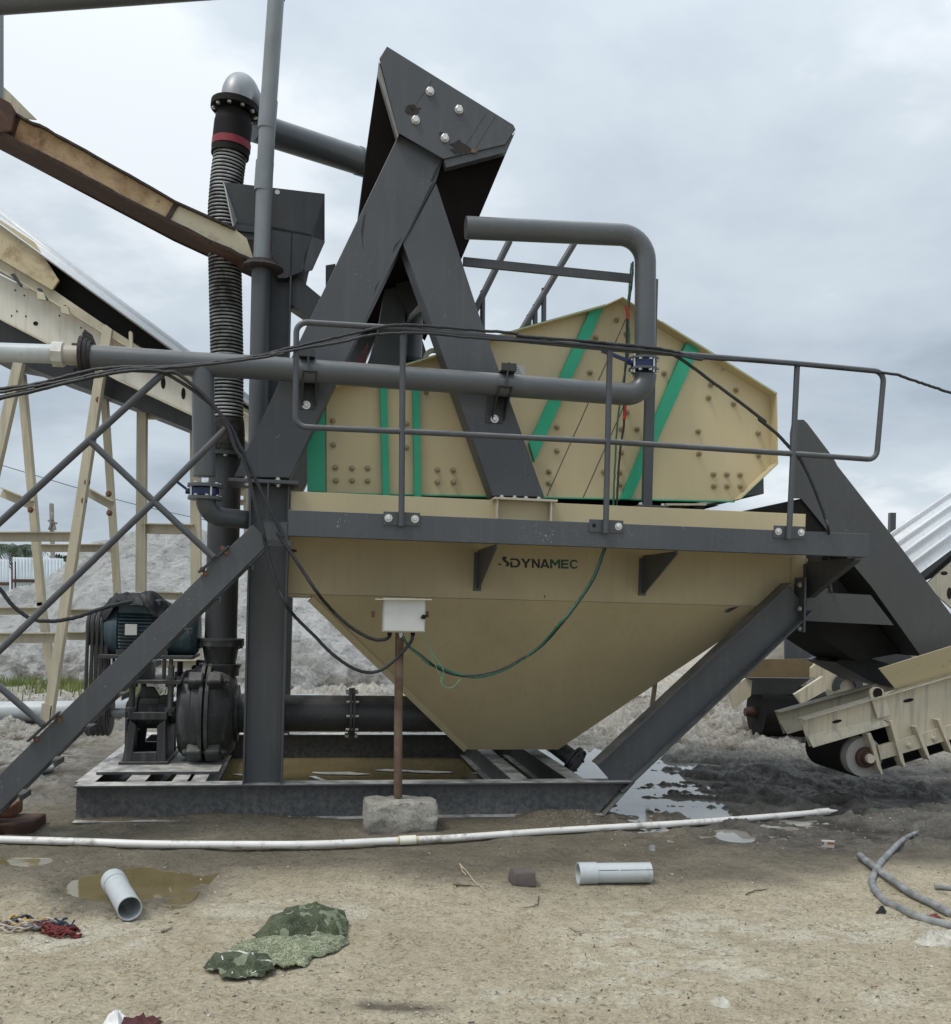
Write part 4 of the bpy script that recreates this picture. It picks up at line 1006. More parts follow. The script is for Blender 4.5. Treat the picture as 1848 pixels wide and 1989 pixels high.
b = MB(); b.tube([P(zH(1022, 1690), vp_), P(zH(1024, 1200), vp_), P(zH(1032, 745), vp_)], .0295, 16); b.build('post', RUSTP, cs)
bq = [P(zH(*q), VBX + .0) for q in ((935, 738), (1178, 742), (1182, 548), (938, 542))]
cb = MB(); cb.prism(bq, VH * .14); cb2 = cb.build('cabinet', BOXW, cs, .004)
b = MB(); dq = [P(zH(*q), VBX - .0) for q in ((941, 733), (1173, 737), (1177, 553), (944, 547))]; b.prism([q - VH * .012 for q in dq], VH * .0115); b.build('door', BOXW, cs, .004)
b = MB(); q = [P(zH(893, 549), VBX - .05), P(zH(1218, 551), VBX - .05)]; b.box(q[0] - ZH * .006, q[1] - q[0], VH * .22, ZH * .008); b.build('lid', CREAM2, cs)
b = MB(); q = P(zH(1170, 652), VBX - .012); b.lathe(q, -VH, [(0, .016), (.012, .016), (.014, .012)], 14); b.bar(q - VH * .018 - UH * .02 - ZH * .008, q - VH * .018 + UH * .024 + ZH * .01, .014, .014, VH); b.build('knob', BLACK, cs)
for x in (880, 1190):
    b = MB(); q = P(zH(x, 638), VBX + .1); b.box(q - UH * .012 - ZH * .02, UH * .024, VH * .02, ZH * .042); b.build('mounting_ear', RUSTB, cs)
for x in (975, 1040, 1108):
    b = MB(); q = P(zH(x, 742), VBX + .06); b.lathe(q, -ZH, [(0, .016), (.02, .016), (.02, .011), (.035, .011)], 10); b.build('cable_gland', BLACK if x != 1040 else WHITEP, cs)

# ---- cables
def cable(name, label, pts, r, mat, cat='cable', group=None, wob=.006, n=10, seed=1):
    rnd = random.Random(seed)
    pts = spline(pts, n)
    pts = [p + Vector((rnd.uniform(-1, 1), rnd.uniform(-1, 1), rnd.uniform(-1, 1))) * wob * .3 for p in pts]
    b = MB(); b.tube(pts, r, 8); o = b.build(name, mat, None); tag(o, label, cat, group); return o
vc = VW - .05
def cpts(lst, v): return [P(q, v) if not isinstance(q, Vector) else q for q in lst]
runA = [(-60, 757), zC(0, 688), zC(240, 655), zC(450, 602), zC(640, 560), zC(830, 545), zC(1080, 545), zC(1500, 502), zC(1848, 448), zD(120, 455), zD(300, 412), zD(560, 350), zD(730, 312), zD(900, 276), zD(1100, 276), zD(1400, 300), zD(1700, 325), zE(130, 345), zE(500, 375), zE(760, 400), zE(1050, 432), zE(1300, 488), zE(1700, 512), (1716, 724), zF(1540, 8), zF(1700, 60), zF(1848, 108), (1960, 795), (2300, 930), (2900, 1130)]
runB = [(-60, 770), zC(0, 712), zC(240, 670), zC(460, 628), zC(640, 590), zC(830, 556), zC(1080, 552), zC(1500, 512), zC(1848, 462), zD(120, 468), zD(300, 430), zD(560, 390), zD(740, 345), zD(900, 328), zD(1100, 325), zD(1400, 352), zD(1700, 372), zE(130, 375), zE(500, 402), zE(760, 428), zE(1050, 455), zE(1300, 500)]
cable('power_cable', 'black cable lying over the top handrail and running out of view at the right', cpts(runA, vc), .0105, CABLE, group='cables over the handrail', wob=.008)
cable('power_cable', 'lower black cable drooping just beneath the top handrail up to the rising pipe', cpts(runB, vc - .02), .0095, CABLE, group='cables over the handrail', wob=.008, seed=2)
cable('power_cable', 'black cable slanting from the handrail across the screen and dropping behind the walkway', cpts([zE(500, 385), zE(800, 405), zE(1080, 452), zE(1380, 655), zE(1700, 895), zF(480, 298), zF(600, 395), zF(690, 490), zF(760, 565), zF(830, 690), zF(900, 860), zF(950, 1000), zF(975, 1095)], VW - .02) + [M(U((1607, 1062), VW + .35), VW + .35, Wz((1607, 1075), VW + .35)), P(zF(980, 1365), VW + .55), P(zF(985, 1440), VC - .05), P(zF(996, 1535), VC - .05)], .012, CABLE, wob=.003, seed=3)
cable('power_cable', 'shallower of the two black cables hanging from the stair rail to the white cabinet', cpts([(-60, 790), zC(0, 745), zC(200, 700), zC(480, 630), zC(760, 570), zC(950, 555), zC(1080, 590), zC(1290, 720), zC(1480, 900), zC(1560, 1050), zC(1620, 1180), zC(1750, 1450), zC(1848, 1650)], vc) + cpts([zH(330, 170), zH(400, 275), zH(470, 380), zH(560, 515)], vc) + cpts([zH(640, 610), zH(730, 695), zH(830, 760), zH(900, 785), zH(960, 778), zH(976, 752)], VBX + .06), .0115, CABLE, group='cables to the white cabinet', wob=.004, seed=4)
cable('power_cable', 'black cable from the stair rail that loops lowest before entering the white cabinet', cpts([(-60, 796), zC(0, 752), zC(200, 708), zC(480, 640), zC(760, 582), zC(950, 566), zC(1080, 580), zC(1160, 590), zC(1330, 730), zC(1470, 900), zC(1540, 1080), zC(1600, 1180), zC(1650, 1370), zC(1720, 1630)], vc - .02) + cpts([zH(260, 230), zH(300, 390), zH(335, 490), zH(385, 590)], vc) + cpts([zH(430, 650), zH(540, 760), zH(650, 870), zH(760, 945), zH(850, 972), zH(930, 955), zH(1010, 895), zH(1070, 830), zH(1100, 790), zH(1107, 755)], VBX + .04), .012, CABLE, group='cables to the white cabinet', wob=.004, seed=5)
v5 = VBX + .05
for k, (dx, m_) in enumerate(((0, CABLE), (6, GCABLE))):
    pts = cpts([zI(952 - dx, 245), zI(905 - dx, 380), zI(860 - dx, 470), zI(770 - dx, 600), zI(690 - dx, 700 - dx)], VW + .12) + cpts([zI(580 - dx, 820), zI(440 - dx, 912 + dx), zI(330, 965 + dx), zI(200, 992 + dx), zI(90, 985 - dx), zI(0, 955 - dx * 2)], v5 + .06) + cpts([zH(1205 - dx, 915 + dx), zH(1150, 870 + dx), zH(1085, 822), zH(1050, 765)], v5)
    cable('power_cable', ('black' if k == 0 else 'green') + ' cable swinging in a wide bow across the hopper from the walkway to the cabinet', pts, .0095, m_, group='cables swinging across the hopper', wob=.004, seed=8 + k)
cable('thin_wire', 'thin bright green wire dangling from the lower right corner of the white cabinet', cpts([zH(1172, 748), zH(1190, 800), zH(1215, 850), zH(1240, 890), zH(1280, 950), zH(1283, 990), zH(1265, 1030)], v5), .0032, WIREG, 'wire', wob=.006)
cable('thin_wire', 'curly loose end of thin pale wire hanging below the cable bow near the cabinet', cpts([zH(1205, 845), zH(1225, 900), zH(1250, 960), zH(1272, 1010), zH(1280, 1045), zH(1330, 1060), zH(1385, 1008)], v5), .0028, WIREG, 'wire', wob=.006)
vv = VS - .16
cable('power_cable', 'black lead hanging down the screen face beside the rising pipe, outer one', cpts([zE(848, -140), zE(840, 0), zE(812, 200), zE(805, 430), zE(788, 700), zE(790, 900), zE(762, 1110), zE(748, 1320), zE(735, 1570)], vv), .0085, CABLE, group='leads hanging beside the rising pipe', wob=.006)
cable('power_cable', 'green lead hanging down the screen face beside the rising pipe, inner one', cpts([zE(838, -130), zE(822, 50), zE(815, 160), zE(820, 430), zE(775, 690), zE(745, 930), zE(735, 1100), zE(725, 1300), zE(717, 1560)], vv), .0075, GCABLE, group='leads hanging beside the rising pipe', wob=.006, seed=3)
for lab, pa in (('tag of red tape tied on the hanging leads above the handrail', (zE(805, 150), zE(815, 200), zE(812, 235))), ('tag of red tape tied on the hanging leads below the pipe elbow', (zE(795, 800), zE(795, 850), zE(790, 890))), ('tag of red tape tied on the hanging leads just above the cream rim', (zE(741, 1452), zE(741, 1470)))):
    b = MB(); b.tube(spline(cpts(pa, vv), 4), .0125 if 'rim' not in lab else .010, 7); tag(b.build('red_tape', REDT), lab, 'tape')
cable('power_cable', 'black cable sagging from the left edge and up to the blue motor under the sheet', [P(q, .3) for q in (zG(-80, 430), zG(0, 505), zG(70, 595), zG(150, 660), zG(220, 687), zG(330, 690), zG(450, 668), zG(560, 630), zG(680, 595), zG(775, 578))], .015, CABLE, seed=6)

# ================================================================== background
YB = 10.6
def qprism(pts, Y, th, mat, name, parent, bevel=0):
    b = MB(); b.prism([Q(p, Y) for p in pts], Vector((0, th, 0))); return b.build(name, mat, parent, bevel)
cv = thing('belt_conveyor', 'worn cream belt conveyor under a white hood, rising leftward on splayed legs', 'conveyor', Q((240, 1330), YB))
qprism([zC(-200, -200), zC(0, -55), zC(240, 62), zC(660, 322), zC(1250, 655), zC(1690, 905), zC(1690, 1060), zC(1600, 1022), zC(1250, 850), zC(760, 620), zC(330, 395), zC(0, 228), zC(-200, 120)], YB, .05, CHANW, 'side_channel', cv)
b = MB()
for a, c in ((zC(-200, -200), zC(240, 60)), (zC(240, 60), zC(660, 320)), (zC(660, 320), zC(1690, 903))):
    q0, q1 = Q(a, YB - .12), Q(c, YB - .12); b.box(q0, q1 - q0, Vector((0, .2, 0)), ZH * .02)
for a, c in ((zC(0, 228), zC(330, 397)), (zC(330, 397), zC(760, 622)), (zC(760, 622), zC(1250, 852)), (zC(1250, 852), zC(1690, 1062))):
    q0, q1 = Q(a, YB - .1), Q(c, YB - .1); b.box(q0, q1 - q0, Vector((0, .1, 0)), -ZH * .016)
b.build('channel_flange', OLDC, cv)
qprism([zA(-200, 1385), zA(0, 1500), zA(310, 1700), zC(660, 255), zC(900, 410), zC(1690, 870), zC(1690, 905), zC(660, 318), zC(240, 60), zC(-200, -170)], YB - .03, .03, CREAM2, 'upper_rail', cv)
qprism([zC(-100, 480), zC(100, 515), zC(290, 590), zC(610, 705), zC(1260, 962), zC(1600, 1090), zC(1600, 1030), zC(1250, 856), zC(760, 625), zC(330, 400), zC(0, 232), zC(-100, 190)], YB + .15, .7, DARK, 'belt_pan', cv)
qprism([zA(-200, 1165), zC(350, -125), zC(420, -70), zC(1060, 388), zC(1690, 800), zC(1690, 860), zC(900, 400), zC(640, 245), zC(350, 40), zA(-200, 1400)], YB + .12, .6, BLACK, 'belt', cv)
# hood made of a ribbed bent sheet
def ribbed(a0, a1, b0, b1, nr, amp, mat, name, parent, n=None):
    n = nr * 8; V = []
    for i in range(n + 1):
        s = i / n; k = (s * nr) % 1
        h = amp * (1 if k < .18 else max(0, 1 - (k - .18) / .08) if k < .26 else 0 if k < .92 else (k - .92) / .08)
        nn = (a1 - a0).cross(b0 - a0).normalized()
        if nn.dot(CAM - a0) < 0: nn = -nn
        arch = math.sin(s * math.pi) * (b0 - a0).length * .10
        V += [a0.lerp(b0, s) + nn * (h + arch), a1.lerp(b1, s) + nn * (h + arch)]
    b = MB(); b.add(V, [[2 * i, 2 * i + 1, 2 * i + 3, 2 * i + 2] for i in range(n)]); o = b.build(name, mat, parent, ang=50)
    s = o.modifiers.new('thickness', 'SOLIDIFY'); s.thickness = .006; return o
COVER = paint('white_cover_sheet', (.66, .68, .70), .38, .05, .2, .2, 0, .15)
ribbed(Q(zA(-300, 1010), YB + .30), Q(zC(1735, 858), YB + .30), Q(zA(-300, 1118), YB - .12), Q(zC(1690, 862), YB - .12), 2, .035, paint('grey_hood_sheet', (.50, .52, .545), .4, .08, .2, .25, 0, .2), 'hood', cv)
qprism([zA(-200, 1180), zA(0, 1290), zA(200, 1420), zA(345, 1645), zA(305, 1702), zA(0, 1520), zA(-200, 1420)], YB - .08, .03, RUSTY if False else rusty('stained_cream_end', (.52, .44, .28), .52, .72), 'skirt_plate', cv)
b = MB()
for x, y, rx, ry in ((1065, 650, 15, 40), (1197, 720, 14, 38), (232, 262, 16, 14)):
    b = MB(); b.prism([Q(zC(x + rx * math.cos(a), y + ry * math.sin(a)), YB - .004) for a in np.linspace(0, 2 * math.pi, 17)[:-1]], Vector((0, .003, 0))); b.build('slot_hole', BLACK, cv)
for x, y in ((388, 212), (158, 80), (98, 45), (110, 182), (75, 212), (528, 290), (168, 215)):
    b = MB(); b.prism([Q(zC(x + 5 * math.cos(a), y + 7 * math.sin(a)), YB - .004) for a in np.linspace(0, 2 * math.pi, 9)[:-1]], Vector((0, .003, 0))); b.build('bolt_hole', BLACK, cv)
for x, y in ((90, 1630 // 3), (255, 700 // 8)): pass
for x0, y0, x1, y1 in ((60, 1610, 125, 1680), (215, 1695, 275, 1760), (365, 1795, 400, 1825)):
    qprism([zA(x0, y0), zA(x0 + 20, y0 - 5), zA(x1, y1 - 5), zA(x1 - 10, y1)], YB - .16, .05, DARK, 'idler_bracket', cv)
for x in (265, 420):
    qprism([zC(x - 25, 50 if x == 265 else 145), zC(x + 20, 60 if x == 265 else 150), zC(x + 35, 110 if x == 265 else 205), zC(x - 20, 100 if x == 265 else 190)], YB - .17, .05, OLDC, 'idler_bracket', cv)
qprism([zC(840, 320), zC(850, 310), zC(862, 322), zC(866, 430), zC(842, 430)], YB - .16, .03, OLDC, 'lifting_lug', cv)
qprism([zC(690, 270), zC(730, 300), zC(712, 420), zC(650, 420), zC(668, 280)], YB - .16, .05, CREAM2, 'clip_plate', cv)
def legbar(a, c, Y, w, parent, mat=CREAM2, name='leg', Y2=None):
    w *= .64
    b = MB(); q0, q1 = Q(a, Y), Q(c, Y2 or Y); d = (q1 - q0).normalized(); n = d.cross(Vector((0, 1, 0))).normalized()
    b.box(q0 - n * w / 2, q1 - q0, n * w, Vector((0, .012, 0))); b.box(q0 - n * w / 2 + Vector((0, .0125, 0)), q1 - q0, n * .012, Vector((0, .09, 0))); b.box(q0 + n * w / 2 - n * .012 + Vector((0, -.07, 0)), q1 - q0, n * .012, Vector((0, .0695, 0))); return b.build(name, mat, parent)
legbar(zC(660, 560), zG(285, 1250), YB - .06, .20, cv); legbar(zG(280, 1180), zG(265, 1300), YB - .07, .2, cv)
legbar(zC(675, 640), zG(690, 540), YB + .7, .15, cv)
legbar(zC(125, 520), zC(-60, 1330), YB - .06, .22, cv); legbar(zC(140, 600), zG(245, 600), YB + .7, .18, cv); legbar(zG(240, 580), zG(318, 1110), YB + .7, .17, cv)
for a, c, w in ((zC(10, 1365), zC(215, 1450), .17), (zC(575, 1365), zC(735, 1450), .16), (zG(-40, 195), zG(418, 195), .16), (zG(240, 262), zG(655, 262), .13), (zG(-40, 632), zG(250, 632), .14), (zG(395, 640), zG(640, 640), .12), (zG(-40, 790), zG(335, 790), .19), (zG(385, 778), zG(505, 778), .15)):
    legbar(a, c, YB + .3, w, cv, CREAM2, 'brace')
for x, y in ((645, 760), (570, 1300), (550, 1420), (710, 1375), (715, 1500), (200, 1480)):
    b = MB(); b.bolt(Q(zC(x, y), YB - .07), Vector((0, -1, 0)), .022); b.build('bolt', RUSTB, cv)
tf = thing('trestle_frame', 'pale cream rectangular trestle standing under the conveyor beside the hose', 'trestle', Q(zG(980, 900), YB + .35))
legbar(zC(928, 840), zG(828, 520), YB + .35, .2, tf); legbar(zC(1275, 880), zG(1155, 980), YB + .35, .2, tf)
for y, w in ((850, .16), (1600, .17)): legbar(zC(930, y), zC(1270, y + 6), YB + .36, w, tf, CREAM2, 'crossbar')
legbar(zG(840, 538), zG(1070, 545), YB + .36, .14, tf, CREAM2, 'crossbar'); legbar(zG(700, 940), zG(1160, 945), YB + .36, .16, tf, CREAM2, 'crossbar')
legbar(zC(1600, 930), zC(1610, 1640), YB + .5, .1, tf, CREAM2, 'leg'); legbar(zC(1530, 1360), zC(1650, 1360), YB + .55, .12, tf, CREAM2, 'crossbar'); legbar(zC(1530, 1430), zC(1650, 1430), YB + .55, .08, tf, CREAM2, 'crossbar')

# right conveyor tail
VR1, VRW = .16, .70
c2 = thing('tail_conveyor', 'low cream conveyor tail with pulley lying under the chute at the right', 'conveyor', P(zJ(1200, 1265), VR1))
fpoly = [zJ(768, 868), zJ(1280, 715), zJ(1500, 655), zJ(1848, 556), zJ(2200, 455), zJ(2200, 860), zJ(1848, 940), zJ(1475, 1020), zJ(1440, 925), zJ(1390, 903), zJ(1200, 945), zJ(840, 1062)]
b = MB(); b.prism([P(q, VR1) for q in fpoly], VH * .012)
q0, q1 = P(zJ(768, 868), VR1), P(zJ(2200, 452), VR1); b.box(q0 - VH * .06, q1 - q0, VH * .1, ZH * .008)
q0, q1 = P(zJ(820, 985), VR1), P(zJ(1340, 868), VR1); b.prism([q0, q1, P(zJ(1390, 903), VR1) - VH * .05, P(zJ(840, 1062), VR1) - VH * .05], ZH * .006)
b.build('side_frame', OLDC, c2)
b = MB(); b.prism([P(q, VR1 + VRW) for q in (zJ(598, 815), zJ(1280, 622), zJ(1500, 560), zJ(1500, 700), zJ(1300, 770), zJ(655, 970))], VH * .012)
q0, q1 = P(zJ(598, 815), VR1 + VRW), P(zJ(1290, 620), VR1 + VRW); b.box(q0 - VH * .07, q1 - q0, VH * .1, ZH * .008)
q0, q1 = P(zJ(630, 890), VR1 + VRW), P(zJ(1300, 700), VR1 + VRW); b.prism([q0, q1, P(zJ(1310, 770), VR1 + VRW) - VH * .06, P(zJ(655, 968), VR1 + VRW) - VH * .06], ZH * .006)
b.build('side_frame', CREAM2, c2)
SK = rusty('rust_washed_skirt', (.56, .48, .30), .56, .78)
b = MB(); q = [P(p, v) for p, v in ((zJ(1335, 505), VR1 - .12), (zJ(1848, 345), VR1 - .12), (zJ(2200, 238), VR1 - .12), (zJ(2200, 450), VR1 + .03), (zJ(1848, 552), VR1 + .03), (zJ(1452, 648), VR1 + .03))]
b.prism(q, VH * .012); b.build('skirt_board', SK, c2)
b = MB(); b.prism([P(p, VR1 - .03) for p in (zJ(1268, 680), zJ(1275, 655), zJ(1300, 637), zJ(1335, 638), zJ(1365, 655), zJ(1378, 690), zJ(1420, 838), zJ(1325, 862))], VH * .02); b.build('lifting_lug', OLDC, c2, .003)
b = MB(); q = P(zJ(1325, 680), VR1 - .032); b.lathe(q, -VH, [(0, .042), (.002, .042)], 16); b.build('lug_hole', BLACK, c2)
pc = P(zJ(1215, 1132), VR1 + .03); pr = .160
b = MB(); b.lathe(pc - VH * .03, VH, [(0, .03), (0, pr - .03), (.0, pr), (.02, pr), (VRW - .06, pr), (VRW - .05, .03)], 36); b.build('tail_pulley', rusty('dusty_pulley', (.30, .285, .26), .50, .85), c2)
b = MB(); b.lathe(pc - VH * .032, -VH, [(0, .085), (.03, .085), (.035, .055), (.06, .05), (.06, .03), (.09, .028)], 18); b.build('bearing', RUSTD, c2)
b = MB(); b.lathe(pc - VH * .095, -VH, [(0, .038), (.03, .036)], 16); b.build('shaft_end', OLDC, c2)
# belt round the pulley
d_ = (P(zJ(1848, 690), VR1) - P(zJ(1000, 935), VR1)).normalized(); nrm = VH.cross(d_).normalized()
if nrm.z < 0: nrm = -nrm
ring = []
rb = pr + .012
ring = [pc + d_ * 3 + nrm * rb] + [pc + nrm * rb * math.cos(a) - d_ * rb * math.sin(a) for a in np.linspace(0, math.pi, 17)] + [pc + d_ * 3 - nrm * rb * .9]
b = MB()
for a, c in zip(ring, ring[1:]): b.box(a + VH * .05, c - a, VH * (VRW - .16), (a - pc).normalized() * .001 if False else nrm * .008)
b.build('belt', BLACK, c2)
b = MB(); q0, q1 = P(zJ(1330, 1105), VR1 - .02), P(zJ(2100, 880), VR1 - .02)
b.bar(q0, q1, .03, .115, VH)
b.build('take_up_bar', OLDC, c2)
for x, y0, y1 in ((1270, 970, 1265), (1430, 880, 1210), (1610, 920, 1160), (1770, 870, 1110), (1960, 820, 1060)):
    lean = 90; b = MB(); b.prism([P(p, VR1 - .07) for p in (zJ(x - 18, y0), zJ(x + 6, y0 - 6), zJ(x + 30, y0 + 50), zJ(x + lean + 4, y1 - 12), zJ(x + lean - 6, y1), zJ(x + lean - 32, y1 - 50))], VH * .09); b.build('bracket_rib', OLDC, c2, .002)
for x, y in ((1545, 1050), (1722, 1000)):
    b = MB(); b.bolt(P(zJ(x, y), VR1 - .036), -VH, .018); b.build('bolt', OLDC, c2)
b = MB()
for x, y, w, h in ((1035, 882, 35, 12), (1545, 732, 38, 13), (1045, 963, 8, 8), (1207, 916, 8, 8)):
    b = MB(); b.prism([P(zJ(x + w * math.cos(a), y - w * math.cos(a) * .2 + h * math.sin(a)), VR1 - .003) for a in np.linspace(0, 2 * math.pi, 13)[:-1]], VH * .0025); b.build('slot_hole', BLACK, c2)
b = MB(); b.prism([P(zJ(*p), VR1 + .1) for p in ((1390, 915), (1500, 890), (2200, 700), (2200, 900), (1450, 1100), (1400, 1020))], VH * .5); b.build('inner_frame', BLACK, c2)

# second conveyor, further back
Y2 = 11.4
c3 = thing('rear_conveyor', 'cream conveyor under a white ribbed cover, climbing to the right behind the chute', 'conveyor', Q(zJ(540, 925), Y2))
qprism([zJ(395, 440), zJ(860, 435), zJ(862, 572), zJ(385, 568)], Y2 - .3, .03, rusty('brown_skirt', (.16, .12, .06), .45, .75), 'skirt_board', c3)
qprism([zJ(400, 570), zJ(850, 575), zJ(760, 640), zJ(740, 690), zJ(420, 690)], Y2 - .1, .5, DARK, 'inner_frame', c3)
b = MB(); b.lathe(Q(zJ(455, 812), Y2 + .1), Vector((1, .1, 0)), [(0, .26), (0, .30), (.05, .32), (.75, .32), (.8, .3)], 30); b.build('tail_pulley', BLACK, c3)
b = MB(); b.lathe(Q(zJ(378, 815), Y2 + .1), Vector((1, .1, 0)), [(0, .05), (.10, .07), (.28, .11)], 14); b.build('bearing', RUSTD, c3)
qprism([zJ(255, 660), zJ(385, 575), zJ(430, 590), zJ(420, 700), zJ(300, 795)], Y2 - .25, .05, OLDC, 'side_frame', c3)
qprism([zJ(730, 690), zJ(760, 672), zJ(935, 560), zJ(960, 660), zJ(815, 742), zJ(780, 755)], Y2 - .75, .06, OLDC, 'side_frame', c3)
qprism([zJ(850, 570), zJ(850, 500), zJ(1045, 330), zJ(1130, 370), zJ(945, 480), zJ(930, 560)], Y2 - .55, .05, OLDC, 'skirt_board', c3)
qprism([zJ(945, 480), zJ(1000, 460), zJ(1160, 560), zJ(1230, 575), zJ(1225, 630), zJ(1060, 690), zJ(955, 650)], Y2 - .7, .05, OLDC, 'end_plate', c3)
b = MB(); q = Q(zJ(1105, 635), Y2 - .72)
o_ = [q + Vector((math.cos(a), 0, math.sin(a))) * .17 for a in np.linspace(-.3, math.pi + .3, 16)]; i_ = [q + Vector((math.cos(a), 0, math.sin(a))) * .09 for a in np.linspace(math.pi + .3, -.3, 16)]
b.prism(o_ + i_, Vector((0, -.04, 0))); b.build('lifting_lug', DARK, c3)
qprism([zJ(735, 435), zJ(925, 250), zJ(985, 320), zJ(860, 435)], Y2 + .3, .04, plain('blue_grey_sheet', (.10, .13, .18), .5, 0, .3, 6), 'chute_liner', c3)
qprism([zJ(665, 250), zJ(850, 215), zJ(850, 436), zJ(665, 436)], Y2 - .1, .05, GREY, 'chute_plate', c3)
ya, yb = Y2 + .2, Y2 + 1.8
ribbed(Q(zF(1260, 1225), ya), Q(zF(2150, 610), yb), Q(zF(1480, 1510), ya - .4), Q(zF(2150, 1010), yb - .4), 4, .05, COVER, 'cover', c3)
def qp2(pts): return [Q(p, Y2 + .2 + 1.5 * max(0, (zz - 1400) / 700)) for p, zz in ((zF(x, y), x) for x, y in pts)]
b = MB(); b.prism([q + Vector((0, -.2, 0)) for q in qp2(((1550, 1480), (1848, 1225), (2150, 960), (2150, 1010), (1848, 1265), (1660, 1430)))], Vector((0, .3, 0))); b.build('belt', BLACK, c3)
b = MB(); b.prism([q + Vector((0, -.25, 0)) for q in qp2(((1600, 1480), (1848, 1262), (2150, 1020), (2150, 1420), (1848, 1700), (1780, 1640)))], Vector((0, .05, 0))); b.build('side_frame', OLDC, c3)
b = MB()
for x, y, rx, ry in ((1768, 1540, 18, 42), (1815, 1330, 26, 30), (1730, 1400, 26, 14), (1840, 1400, 10, 22)):
    b.prism([q + Vector((0, -.256, 0)) for q in qp2([(x + rx * math.cos(a), y + ry * math.sin(a)) for a in np.linspace(0, 2 * math.pi, 15)[:-1]])], Vector((0, .004, 0))); b.build('slot_hole', BLACK, c3); b = MB()
pq = thing('marker_post', 'thin grey upright post beyond the ribbed white cover at the right', 'post', Q(zF(1420, 1110), 13.5))
b = MB(); b.bar(Q(zF(1420, 1400), 13.5), Q(zF(1428, 965), 13.5), .08, .08); b.build('post', GPIPE, pq)

sk_ = thing('wooden_stake', 'thin leaning wooden stake stuck in the mud behind the slanted brace', 'stake', Q((1263, 1400), 9.5))
b = MB(); b.bar(Q((1262, 1415), 9.5), Q((1274, 1318), 9.5), .045, .04); b.build('stake', plain('bare_stake_wood', (.42, .36, .26), .8, 0, .3, 12), sk_)
# far pipe, fence, palm, mast, power line
b = MB(); b.tube([Q((-80, 1384), 11.6), Q((140, 1381), 11.7), Q((330, 1374), 11.9), Q((620, 1366), 12.3)], .125, 20)
tag(b.build('large_pipe', PVCG), 'fat pale plastic pipe lying on the ground behind the stairs and pump', 'pipe')
FEN = paint('fence_sheet', (.50, .56, .60), .45, .1, .2, .5, 0, .3)
def fence(pts, Y, name, lab, top, bot, gap=None):
    t = thing(name, lab, 'fence', Q((sum(p for p in pts) / len(pts), bot), Y), 'sheet metal fence panels beyond the sand')
    x0, x1 = pts
    n = int((x1 - x0) / 1.6); V = []
    for i in range(n + 1):
        x = x0 + (x1 - x0) * i / n; dy = (0, .0, .05, .05)[i % 4]
        V += [Q((x, bot), Y) + Vector((0, dy, 0)), Q((x, top + (x - 60) * .03), Y) + Vector((0, dy, 0))]
    b = MB(); b.add(V, [[2 * i, 2 * i + 2, 2 * i + 3, 2 * i + 1] for i in range(n)]); o = b.build('corrugated_sheet', FEN, t, ang=20)
    s = o.modifiers.new('thickness', 'SOLIDIFY'); s.thickness = .01
    b = MB(); b.bar(Q((x0, top + 45), Y - .05), Q((x1, top + 46), Y - .05), .06, .10); b.build('rail', RUSTD, t)
    b = MB(); b.bar(Q((x0 + 3, top + 8), Y + .1), Q((x0 + 3, bot + 20), Y + .1), .14, .14); b.build('post', RUSTD, t)
fence((-60, 17), 30, 'sheet_fence', 'pale blue corrugated fence panel at the left edge', 1088, 1200)
fence((25, 123), 30, 'sheet_fence', 'long pale blue corrugated fence panel right of the palm, seen between the cream legs', 1083, 1200)
fence((154, 178), 30.5, 'sheet_fence', 'short dark-gapped corrugated fence panel beside the foot of the sand pile', 1084, 1180)
def leafmat(name, col):
    t = NT(name); c = t.mix(t.ramp(t.noise(3, 4), .3, .7), mul(col, .55), mul(col, 1.4)); return t.done(c, .6)
LEAF = leafmat('palm_leaf', (.028, .05, .022))
pal = thing('palm_tree', 'dark green palm tree with drooping fronds behind the fence at the left', 'tree', Q((38, 1230), 34))
b = MB(); b.tube([Q((40, 1240), 34), Q((39, 1150), 34), Q((34, 1078), 34)], [.2, .15, .12], 10); b.build('trunk', plain('palm_bark', (.09, .065, .045), .9, 0, .4, 8), pal)
b = MB(); rnd = random.Random(4); cen = Q((30, 1064), 34)
for k in range(38):
    a = rnd.uniform(0, 2 * math.pi); Lf = rnd.uniform(.7, 1.25); rise = rnd.uniform(-.1, .8)
    prev = None
    for i in range(15):
        s = i / 14; p = cen + Vector((math.cos(a) * Lf * s, math.sin(a) * Lf * s, rise * s * Lf - .95 * s * s * Lf))
        if prev is not None:
            d = (p - prev).normalized(); sd_ = d.cross(ZH).normalized()
            for sg in (-1, 1):
                l = .38 * (1 - s * .7) * rnd.uniform(.7, 1.2); tip = p + sd_ * sg * l + d * .1 - ZH * l * .55
                b.add([p - d * .03, p + d * .03, tip], [[0, 1, 2]])
        prev = p
b.build('crown', LEAF, pal)
